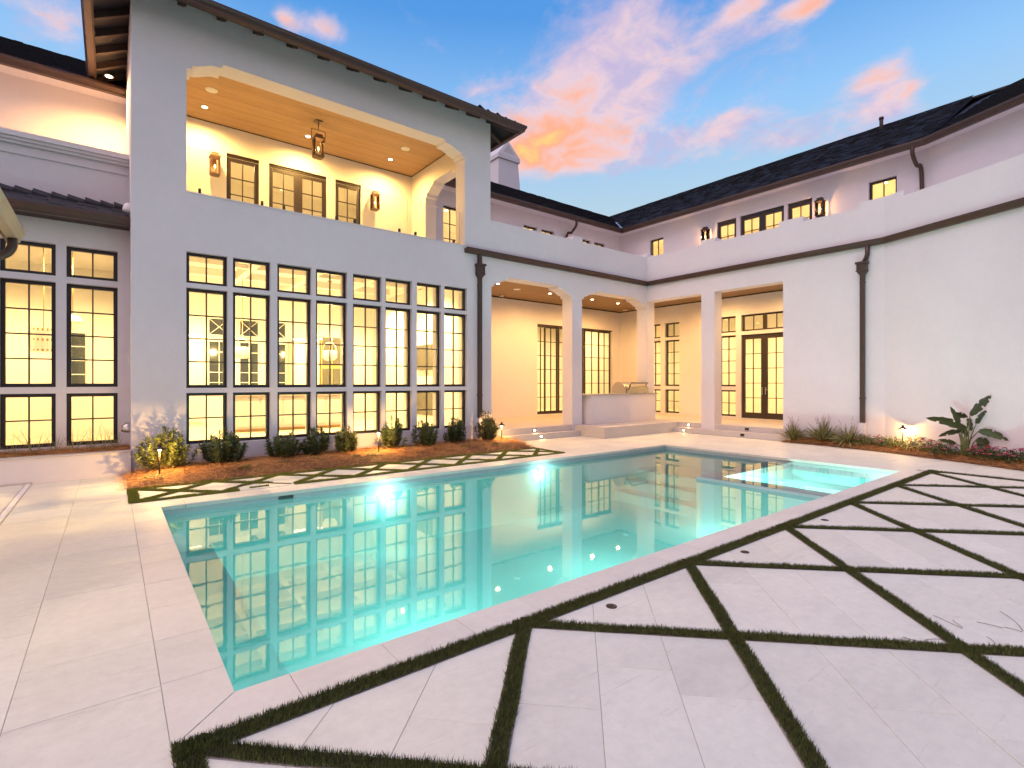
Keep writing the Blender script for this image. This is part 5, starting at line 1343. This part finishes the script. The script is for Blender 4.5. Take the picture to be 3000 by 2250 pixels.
# ================================================================== PLANTING
def np_mesh(name, Vx, F, material, parent=None, loc=(0, 0, 0), smooth=False):
    """mesh object from numpy verts (n,3) and quad faces (m,4) or tri faces"""
    me = bpy.data.meshes.new(name); n = len(Vx); k = F.shape[1]; m_ = len(F)
    me.vertices.add(n); me.vertices.foreach_set('co', np.asarray(Vx, dtype=np.float32).ravel())
    me.loops.add(m_ * k); me.loops.foreach_set('vertex_index', F.astype(np.int32).ravel())
    me.polygons.add(m_); me.polygons.foreach_set('loop_start', np.arange(0, m_ * k, k, dtype=np.int32))
    if smooth: me.polygons.foreach_set('use_smooth', np.ones(m_, dtype=bool))
    me.update(calc_edges=True); me.materials.append(MAT[material])
    o = bpy.data.objects.new(name, me); col.objects.link(o); o.parent = parent
    o.location = Vector(loc) - wpos(parent); WPOS[o.name] = Vector(loc)
    return o
def ribbons(roots, dirs, length, width, droop, segs=3, taper=True, g=None):
    """curved leaf strips: roots (n,3), dirs (n,3) unit, returns verts and quads"""
    n = len(roots); g = g or np.random.default_rng(1)
    up = np.array([0, 0, 1.0]); side = np.cross(dirs, up); ln = np.linalg.norm(side, axis=1, keepdims=True)
    rs = g.normal(size=(n, 3)); side = np.where(ln < 0.15, np.cross(dirs, rs), side + 0.35 * rs); side /= np.linalg.norm(side, axis=1, keepdims=True) + 1e-9
    Vx = np.zeros((n, segs + 1, 2, 3))
    for s in range(segs + 1):
        t = s / segs
        c = roots + dirs * (length * t)[:, None]; c[:, 2] -= droop * length * t * t
        w = width * (np.sin(np.pi * (0.15 + 0.8 * t)) if taper else 1.0) * (1.0 if s < segs else 0.25) * 0.5
        Vx[:, s, 0] = c - side * w[:, None]; Vx[:, s, 1] = c + side * w[:, None]
    b = np.arange(n)[:, None] * (segs + 1) * 2
    q = []
    for s in range(segs): q.append(np.stack([b[:, 0] + 2 * s, b[:, 0] + 2 * s + 1, b[:, 0] + 2 * s + 3, b[:, 0] + 2 * s + 2], 1))
    return Vx.reshape(-1, 3), np.concatenate(q)

def bed_height(x, y, x0, x1, y0, y1, hmax):
    e = np.minimum(np.minimum(x - x0, x1 - x) / 0.5, np.minimum(y - y0, (y1 - y) * 3 + 0.3) / 0.35)
    return hmax * np.clip(e, 0, 1) ** 0.7 + 0.018 * np.sin(x * 7.1 + 1.3 * y) * np.sin(y * 9.3 + x * 2) * np.clip(e, 0, 1) + 0.012
def straw(name, label, hf, pts, n, seed, lmin=0.10, lmax=0.24, material='pine_straw'):
    """mulch mound: a ground surface plus thousands of curved needles"""
    g = np.random.default_rng(seed); P = pts(g, n)
    P = P[: n]; z = hf(P[:, 0], P[:, 1]) + g.uniform(-0.002, 0.03, len(P))
    an = g.uniform(0, 2 * np.pi, len(P)); el = g.normal(0.08, 0.22, len(P))
    D = np.stack([np.cos(an) * np.cos(el), np.sin(an) * np.cos(el), np.sin(el)], 1)
    L = g.uniform(lmin, lmax, len(P)); W = g.uniform(0.0022, 0.0042, len(P))
    Vx, F = ribbons(np.column_stack([P[:, 0], P[:, 1], z]), D, L, W, g.uniform(-0.1, 0.35, len(P)), 3, False, g)
    Vx[:, 2] = np.maximum(Vx[:, 2], 0.006)
    return np_mesh(name, Vx, F, material)
def mound(name, xs, ys, hf, mask=None, material='soil', parent=None):
    X, Y = np.meshgrid(xs, ys); Zs = hf(X, Y); Vx = np.column_stack([X.ravel(), Y.ravel(), Zs.ravel()]); w = len(xs); q = []
    for j in range(len(ys) - 1):
        for i in range(w - 1):
            c = ((xs[i] + xs[i + 1]) / 2, (ys[j] + ys[j + 1]) / 2)
            if mask is None or mask(*c): q.append((j * w + i, j * w + i + 1, (j + 1) * w + i + 1, (j + 1) * w + i))
    return np_mesh(name, Vx, np.array(q), material, parent, smooth=True)

# long bed below the window wall
BX1 = lambda y: 7.85 + (np.asarray(y) - 9.27) * 0.42
def hf_long(x, y): return bed_height(np.asarray(x, float), np.asarray(y, float), 0.20, BX1(y), 9.27, 10.82, 0.10)
def pts_long(g, n):
    P = np.column_stack([g.uniform(0.14, 8.5, n * 2), 9.20 + 1.56 * g.uniform(0, 1, n * 2) ** 0.9]); P = P[P[:, 0] < BX1(P[:, 1]) + 0.04]; return P
s_ = straw('pine_straw', '', hf_long, pts_long, 26000, 21); tag(s_, 'orange pine straw mulch under the shrubs by the windows', 'mulch', kind='stuff')
m_ = mound('mulch_bed', np.linspace(0.19, 8.5, 90), np.linspace(9.255, 10.81, 24), lambda x, y: hf_long(x, y) - 0.004, lambda x, y: x < BX1(y), parent=s_)
# right bed, following the bend of the wall
def bed_front(y):                                  # x of the front edge for a given y
    return np.interp(y, [-1.4, 0.2, 1.558, 2.613, 3.745, 4.908, 6.331, 6.6], [11.38, 12.02, 12.60, 13.08, 13.50, 13.76, 13.83, 13.84])
def wall_x(y): y = np.asarray(y, float); return np.where(y > KB[1], XB, XB - (KB[1] - y) * math.tan(TH))
def hf_right(x, y):
    x = np.asarray(x, float); y = np.asarray(y, float); f = bed_front(y); w = np.maximum(wall_x(y) - f, 0.05)
    t = np.clip((x - f) / w, 0, 1); end = np.clip((6.25 - y) / 0.35, 0, 1)
    return (0.015 + 0.10 * np.sqrt(t)) * end + 0.010 * np.sin(9 * x + 5 * y) * t * end + 0.003
def pts_right(g, n):
    y = g.uniform(-1.35, 6.22, n * 2); f = bed_front(y); t = g.uniform(-0.06, 1, n * 2); return np.column_stack([f + t * (wall_x(y) - f), y])
s_ = straw('pine_straw', '', hf_right, pts_right, 17000, 22); tag(s_, 'reddish brown pine straw in the bed along the right wall', 'mulch', kind='stuff')
ys = np.linspace(-1.38, 6.25, 76); q = []; Vx = []
for y in ys:
    for k in range(8):
        f = float(bed_front(y)); x = f + (float(wall_x(y)) - f) * k / 7; Vx.append((x, y, float(hf_right(x, y)) - 0.003))
for j in range(len(ys) - 1):
    for k in range(7): q.append((j * 8 + k, j * 8 + k + 1, (j + 1) * 8 + k + 1, (j + 1) * 8 + k))
np_mesh('mulch_bed', np.array(Vx), np.array(q), 'soil', s_, smooth=True)
# planter on the left
hf_pl = lambda x, y: 0.375 + 0.02 * np.sin(8 * np.asarray(x)) * np.sin(11 * np.asarray(y)) + 0.03 * np.clip((np.asarray(y) - 10.86) / 0.4, 0, 1)
s_ = straw('pine_straw', '', hf_pl, lambda g, n: np.column_stack([g.uniform(-2.3, 0.25, n), g.uniform(10.88, 11.56, n)]), 6000, 23, 0.08, 0.2); tag(s_, 'brown pine straw filling the raised planter on the left', 'mulch', kind='stuff')
mound('mulch_bed', np.linspace(-5, XL - 0.01, 40), np.linspace(10.845, 11.595, 10), hf_pl, parent=s_)

def shrub(x, y, z, w, h, label, seed, material='leaf_dark', nb=34, lw=0.019, ll=0.085):
    """narrow-leaved evergreen: woody stems carrying whorls of leaves"""
    t = thing('shrub', (x, y, z), label, 'shrub', 'evergreen shrubs below the window wall'); g = np.random.default_rng(seed)
    mb = MB(); roots = []; dirs = []
    for k in range(nb):
        a = g.uniform(0, 2 * math.pi); r = (w / 2) * math.sqrt(g.uniform(0.02, 1)) * g.uniform(0.75, 1.12); hh = h * (1 - 0.55 * (r / (w / 2)) ** 2) * g.uniform(0.72, 1.12)
        p0 = Vector((x + 0.03 * math.cos(a), y + 0.03 * math.sin(a), z - 0.02)); p2 = Vector((x + r * math.cos(a), y + r * math.sin(a), z + max(hh, 0.10))); p1 = (p0 + p2) / 2 + Vector((0.25 * r * math.cos(a), 0.25 * r * math.sin(a), -0.04))
        P = [p0.lerp(p1, 0.5), p1, p1.lerp(p2, 0.5), p2]; mb.tube([p0] + P, [0.008, 0.007, 0.006, 0.004, 0.002], 5, False)
        n = int(64 * g.uniform(0.8, 1.2))
        for i in range(n):
            q = 0.22 + 0.80 * (i / n) ** 0.8; q = min(q, 1.0)
            c = p0.lerp(p1, q * 2) if q < 0.5 else p1.lerp(p2, q * 2 - 1)
            tn = (p2 - p1).normalized(); b = i * 2.4 + g.uniform(-0.4, 0.4); s1 = tn.orthogonal().normalized(); s2 = tn.cross(s1)
            d = (tn * g.uniform(0.25, 0.9) + (s1 * math.cos(b) + s2 * math.sin(b)) * 0.9).normalized()
            roots.append(tuple(c)); dirs.append(tuple(d))
        for i in range(5): roots.append(tuple(p2)); d = ((p2 - p1).normalized() + Vector(g.normal(size=3)) * 0.35).normalized(); dirs.append(tuple(d))
    mb.build('stem', 'stem_brown', t, recalc=False)
    roots, dirs = np.array(roots), np.array(dirs); n = len(roots)
    Vx, F = ribbons(roots, dirs, ll * g.uniform(0.6, 1.25, n), lw * g.uniform(0.8, 1.5, n), g.uniform(-0.05, 0.3, n), 2, True, g)
    np_mesh('foliage', Vx - np.array(t.location), F, material, t, t.location)
SH = [(0.72, 10.26, 0.92, 0.62, 'largest olive green shrub beside the first path light', 'leaf_olive', 46), (1.56, 10.33, 0.76, 0.58, 'dark shrub below the second and third windows from the left', 'leaf_dark', 40), (2.57, 10.36, 0.72, 0.46, 'low wide dark shrub, third from the left corner', 'leaf_dark', 36), (3.22, 10.36, 0.60, 0.52, 'rounded dark shrub, fourth from the left corner', 'leaf_dark', 36),
      (3.80, 10.38, 0.55, 0.52, 'loose olive shrub just left of the middle path light', 'leaf_olive', 30), (4.80, 10.34, 0.60, 0.64, 'upright shrub right of the middle path light', 'leaf_dark', 34), (5.56, 10.30, 0.64, 0.58, 'spreading open shrub, third from the porch end', 'leaf_dark', 30), (6.40, 10.36, 0.52, 0.60, 'compact dark shrub, second from the porch end', 'leaf_dark', 34), (7.30, 10.36, 0.56, 0.68, 'tall shrub at the porch end under the downspout', 'leaf_dark', 36)]
for i, (x, y, w, h, lb, mt, nb) in enumerate(SH): shrub(x, y, 0.10, w, h, lb, 100 + i, mt, nb)
LOW = [(0.52, 9.50, 'tiny ground cover tuft at the left tip of the bed'), (1.78, 9.62, 'tiny ground cover tuft in front of the second shrub'), (2.46, 9.78, 'tiny ground cover tuft in front of the third shrub'), (3.0, 9.8, 'tiny ground cover tuft in front of the fourth shrub'), (3.72, 9.72, 'tiny ground cover tuft before the loose olive shrub'), (4.02, 9.66, 'tiny ground cover tuft left of the middle path light'), (6.3, 9.75, 'tiny ground cover tuft before the compact shrub'), (7.1, 9.72, 'tiny ground cover tuft near the porch end')]
for i, (x, y, lb) in enumerate(LOW):
    t = thing('ground_cover', (x, y, 0.10), lb, 'plant', 'small tufts of ground cover'); g = np.random.default_rng(300 + i); n = 150
    a = g.uniform(0, 2 * np.pi, n); r = 0.11 * np.sqrt(g.uniform(0, 1, n)); roots = np.column_stack([x + r * np.cos(a), y + r * np.sin(a), 0.10 + 0.06 * (1 - (r / 0.11) ** 2) * g.uniform(0.2, 1, n)]); D = np.column_stack([np.cos(a) * 0.8, np.sin(a) * 0.8, g.uniform(0.2, 1, n)]); D /= np.linalg.norm(D, axis=1, keepdims=True)
    Vx, F = ribbons(roots, D, g.uniform(0.03, 0.06, n), g.uniform(0.008, 0.016, n), g.uniform(0, 0.4, n), 2, True, g); np_mesh('foliage', Vx - np.array(t.location), F, 'leaf_olive', t, t.location)
    mb = MB(); mb.tube([(x, y, 0.08), (x, y, 0.13)], 0.006, 5); mb.build('stem', 'stem_brown', t)

def grass_clump(x, y, z, label, seed, n=120, L=(0.25, 0.5), w=0.011, spread=0.9, plumes=0, group='ornamental grasses', material='leaf_grass', r0=0.06, droop=(0.2, 0.9)):
    t = thing('grass_clump', (x, y, z), label, 'grass', group); g = np.random.default_rng(seed)
    a = g.uniform(0, 2 * np.pi, n); ra = r0 * np.sqrt(g.uniform(0, 1, n)); el = g.uniform(math.radians(90) - spread, math.radians(88), n)
    D = np.column_stack([np.cos(a) * np.cos(el), np.sin(a) * np.cos(el), np.sin(el)]); P = np.column_stack([x + ra * np.cos(a), y + ra * np.sin(a), np.full(n, z - 0.01)])
    Vx, F = ribbons(P, D, g.uniform(*L, n), w * g.uniform(0.6, 1.3, n), g.uniform(*droop, n), 4, True, g); np_mesh('foliage', Vx - np.array(t.location), F, material, t, t.location)
    if plumes:
        mb = MB(); R0 = []; D0 = []
        for k in range(plumes):
            aa = g.uniform(0, 2 * math.pi); q = g.uniform(0.05, 0.24); hh = g.uniform(0.42, 0.68); p = Vector((x, y, z)); e = Vector((x + q * math.cos(aa), y + q * math.sin(aa), z + hh)); mb.tube([p, (p + e) / 2 + Vector((0, 0, 0.03)), e], 0.0016, 4, False)
            for i in range(16):
                c = p.lerp(e, g.uniform(0.7, 1.0)); R0.append(tuple(c)); d = Vector(g.normal(size=3)); d.z = abs(d.z) * 0.6; D0.append(tuple(d.normalized()))
        mb.build('flower_stalk', 'seed_head', t, recalc=False); R0, D0 = np.array(R0), np.array(D0); m = len(R0)
        Vx, F = ribbons(R0, D0, g.uniform(0.02, 0.055, m), g.uniform(0.003, 0.006, m), g.uniform(0, 0.3, m), 2, False, g); tag(np_mesh('seed_head', Vx - np.array(t.location), F, 'seed_head', t, t.location), kind='stuff')
grass_clump(14.0, 6.02, 0.05, 'arching grass clump nearest the steps with airy seed heads', 401, 260, (0.38, 0.66), 0.024, 1.0, 14, droop=(0.1, 0.6))
grass_clump(13.98, 5.30, 0.09, 'middle arching grass clump with tall airy seed heads', 402, 300, (0.40, 0.72), 0.024, 1.05, 26, droop=(0.1, 0.6))
grass_clump(13.95, 4.72, 0.09, 'arching grass clump next to the right downspout', 403, 220, (0.36, 0.64), 0.024, 1.1, 5, droop=(0.1, 0.7))
for i, (x, y, lb) in enumerate(((-1.22, 11.25, 'wispy grass in the planter at the far left'), (-0.98, 11.3, 'wispy grass in the planter under the left window'), (-0.72, 11.25, 'wispy grass in the planter between the two windows'), (-0.50, 11.22, 'wispy grass in the planter below the right window frame'), (-0.28, 11.28, 'wispy grass in the planter in the middle of the right window'), (-0.08, 11.22, 'wispy grass in the planter at the right part of the window'), (0.06, 11.26, 'wispy grass in the planter next to the corner'))):
    grass_clump(x, y, 0.40, lb, 420 + i, 34, (0.16, 0.62), 0.006, 0.75, 0, 'wispy planter grasses', 'leaf_grass', 0.05, (0.0, 0.7))

def flower_plant(x, y, z, label, seed, w=0.42, h=0.24, pink=10, material='leaf_olive'):
    t = thing('flowering_plant', (x, y, z), label, 'flowers', 'low flowering plants by the right wall'); g = np.random.default_rng(seed); n = 620
    a = g.uniform(0, 2 * np.pi, n); r = (w / 2) * np.sqrt(g.uniform(0, 1, n)); zz = z + h * (1 - 0.7 * (r / (w / 2)) ** 2) * g.uniform(0.15, 1.05, n); P = np.column_stack([x + r * np.cos(a), y + r * np.sin(a), zz])
    D = np.column_stack([np.cos(a) * 0.7, np.sin(a) * 0.7, g.uniform(-0.2, 0.9, n)]) + 0.5 * g.normal(size=(n, 3)); D /= np.linalg.norm(D, axis=1, keepdims=True)
    Vx, F = ribbons(P, D, g.uniform(0.03, 0.065, n), g.uniform(0.012, 0.024, n), g.uniform(0, 0.4, n), 2, True, g); np_mesh('foliage', Vx - np.array(t.location), F, material, t, t.location)
    mb = MB()
    for k in range(12):
        aa = g.uniform(0, 6.28); q = w * 0.35 * g.uniform(0.2, 1); mb.tube([(x, y, z - 0.02), (x + q * math.cos(aa), y + q * math.sin(aa), z + h * 0.8)], 0.003, 4, False)
    mb.build('stem', 'stem_green', t, recalc=False)
    if pink:
        R0 = []; D0 = []
        for k in range(pink):
            aa = g.uniform(0, 6.28); q = (w / 2) * math.sqrt(g.uniform(0, 1)); c = (x + q * math.cos(aa), y + q * math.sin(aa), z + h * (1.06 - 0.6 * (q / (w / 2)) ** 2))
            for i in range(7):
                b = i * 6.28 / 7; R0.append(c); D0.append((math.cos(b), math.sin(b), g.uniform(0.1, 0.5)))
        R0, D0 = np.array(R0), np.array(D0); D0 /= np.linalg.norm(D0, axis=1, keepdims=True); m = len(R0)
        Vx, F = ribbons(R0, D0, np.full(m, 0.046), np.full(m, 0.036), np.full(m, 0.1), 2, True, g); np_mesh('petals', Vx - np.array(t.location), F, 'petal_pink', t, t.location)
fl = [(13.98, 4.42, 5, 'leaf_olive', 'pink-dotted low plant at the foot of the right downspout'), (13.95, 4.08, 3, 'leaf_olive', 'yellow green low plant left of the right path light'), (13.88, 3.82, 0, 'leaf_olive', 'sunny yellow green plant just left of the right path light'), (13.72, 3.38, 4, 'leaf_olive', 'pale bushy plant glowing in the right path light'), (13.55, 3.02, 6, 'leaf_olive', 'bushy plant with few flowers between path light and broad-leaved plant'), (13.32, 2.78, 9, 'leaf_dark', 'pink flowering plant left of the broad-leaved plant'), (13.22, 2.20, 14, 'leaf_dark', 'pink flowering plant right of the broad-leaved plant'), (13.08, 1.94, 12, 'leaf_dark', 'pink flowering plant second from the right edge'), (12.98, 1.66, 12, 'leaf_dark', 'pink flowering plant at the right edge of the picture')]
for i, (x, y, pk, mt, lb) in enumerate(fl): flower_plant(x, y, 0.09, lb, 500 + i, 0.46 if i != 3 else 0.52, 0.25 if i != 3 else 0.34, int(pk * 1.6), mt)

def bird_of_paradise():
    x, y, z = 13.30, 2.47, 0.09
    t = thing('broad_leaved_plant', (x, y, z), 'tall tropical plant with big paddle leaves against the right wall', 'plant')
    d0 = x * FX + y * FY
    leaves = [((2712, 1224), (2830, 1256), 0.13), ((2783, 1190), (2818, 1262), 0.085), ((2838, 1222), (2792, 1214), 0.10), ((2910, 1158), (2842, 1216), 0.17), ((2897, 1200), (2862, 1240), 0.14), ((2850, 1262), (2840, 1225), 0.12), ((2748, 1278), (2815, 1262), 0.10), ((2748, 1288), (2800, 1300), 0.07), ((2975, 1284), (2868, 1262), 0.13), ((2905, 1298), (2860, 1288), 0.13), ((2910, 1312), (2862, 1300), 0.12), ((2835, 1280), (2815, 1250), 0.09)]
    g = random.Random(11)
    for k, (tip, base, wd) in enumerate(leaves):
        off = g.uniform(-0.16, 0.16); dd = (d0 + off) 
        def at(p):
            r = Vector(ray(*p)); return Vector((0, 0, EYE)) + r * dd
        b, e = at(base), at(tip); L = (e - b).length; root = Vector((x + g.uniform(-0.07, 0.07), y + g.uniform(-0.07, 0.07), z))
        wx = float(wall_x(e.y)) - 0.05
        if e.x > wx: e.x = wx
        wx = float(wall_x(b.y)) - 0.05
        if b.x > wx: b.x = wx
        mid = root.lerp(b, 0.55) + Vector((0, 0, 0.06)); P = [root.lerp(mid, 0.0), root.lerp(mid, 0.5), mid, mid.lerp(b, 0.6), b]
        mb = MB(); mb.tube(P, [0.017, 0.014, 0.011, 0.009, 0.007], 7, False); st = mb.build('stalk', 'stem_green', t)
        ax = (e - b).normalized(); sd = ax.cross(Vector((FX, FY, 0.35)).normalized()).normalized(); nm = ax.cross(sd); n = 14; Vx = []; F = []
        for i in range(n + 1):
            q = i / n; c = b.lerp(e, q) + Vector((0, 0, 0.05 * L * math.sin(math.pi * q))); w_ = wd * 0.68 * (math.sin(math.pi * min(1, 0.06 + 0.94 * q)) ** 0.6) * (1 - 0.25 * q)
            j1 = 1 + 0.10 * math.sin(i * 2.3 + k); j2 = 1 + 0.10 * math.sin(i * 1.7 + 2 * k)
            fold = nm * (0.22 * w_)
            Vx += [tuple(c - sd * w_ * j1 + fold - Vector(t.location)), tuple(c - sd * w_ * 0.5 + fold * 0.35 - Vector(t.location)), tuple(c - Vector(t.location)), tuple(c + sd * w_ * 0.5 + fold * 0.35 - Vector(t.location)), tuple(c + sd * w_ * j2 + fold - Vector(t.location))]
            if i:
                for s in range(4):
                    if i > 3 and (i + k) % 5 == 0 and s in (0, 3) and g.random() < 0.5: continue   # torn edges
                    F.append(((i - 1) * 5 + s, (i - 1) * 5 + s + 1, i * 5 + s + 1, i * 5 + s))
        np_mesh('leaf', np.array(Vx), np.array(F), 'leaf_broad', t, t.location, smooth=True)
    mb = MB()
    for k in range(7):
        a = k * 0.9; mb.tube([(x + 0.05 * math.cos(a), y + 0.05 * math.sin(a), z - 0.02), (x + 0.035 * math.cos(a), y + 0.035 * math.sin(a), z + 0.22), (x + 0.05 * math.cos(a), y + 0.05 * math.sin(a), z + 0.36)], [0.028, 0.022, 0.012], 8)
    mb.build('leaf_sheath', 'stem_green', t)
bird_of_paradise()

# fallen pine needles on the paving
def needles(pts, label, seed):
    g = random.Random(seed); c = pts[0]; t = thing('pine_needle', (c[0], c[1], 0), label, 'pine needles', 'fallen pine needles')
    mb = MB()
    for i in range(len(pts) - 1):
        (x0, y0), (x1, y1) = pts[i], pts[i + 1]
        P = [(x0 + (x1 - x0) * q + 0.012 * math.sin(3 * q + seed), y0 + (y1 - y0) * q + 0.02 * math.sin(math.pi * q) * (1 if seed % 2 else -1), 0.004 + 0.004 * math.sin(math.pi * q)) for q in (0, .25, .5, .75, 1)]
        mb.tube(P, 0.0016, 4, False)
    mb.build('needle', 'stem_brown', t, recalc=False)
tw = [on_z(2733, 1806)[:2], on_z(2820, 1842)[:2], on_z(2794, 1816)[:2], on_z(2860, 1828)[:2]]
needles([tw[0], tw[1], tw[2]], 'dry pine needle sprig crossing the third turf strip', 1)
needles([on_z(2860, 1825)[:2], on_z(2940, 1840)[:2], on_z(2996, 1852)[:2], on_z(2930, 1790)[:2]], 'dry pine needle sprig at the right edge of the paving', 2)
needles([on_z(2645, 1868)[:2], on_z(2700, 1884)[:2], on_z(2765, 1874)[:2]], 'single dry needle lying along the turf strip', 3)
needles([on_z(2842, 1888)[:2], on_z(2912, 1892)[:2], on_z(2890, 1868)[:2]], 'short dry needle beyond the turf crossing', 4)
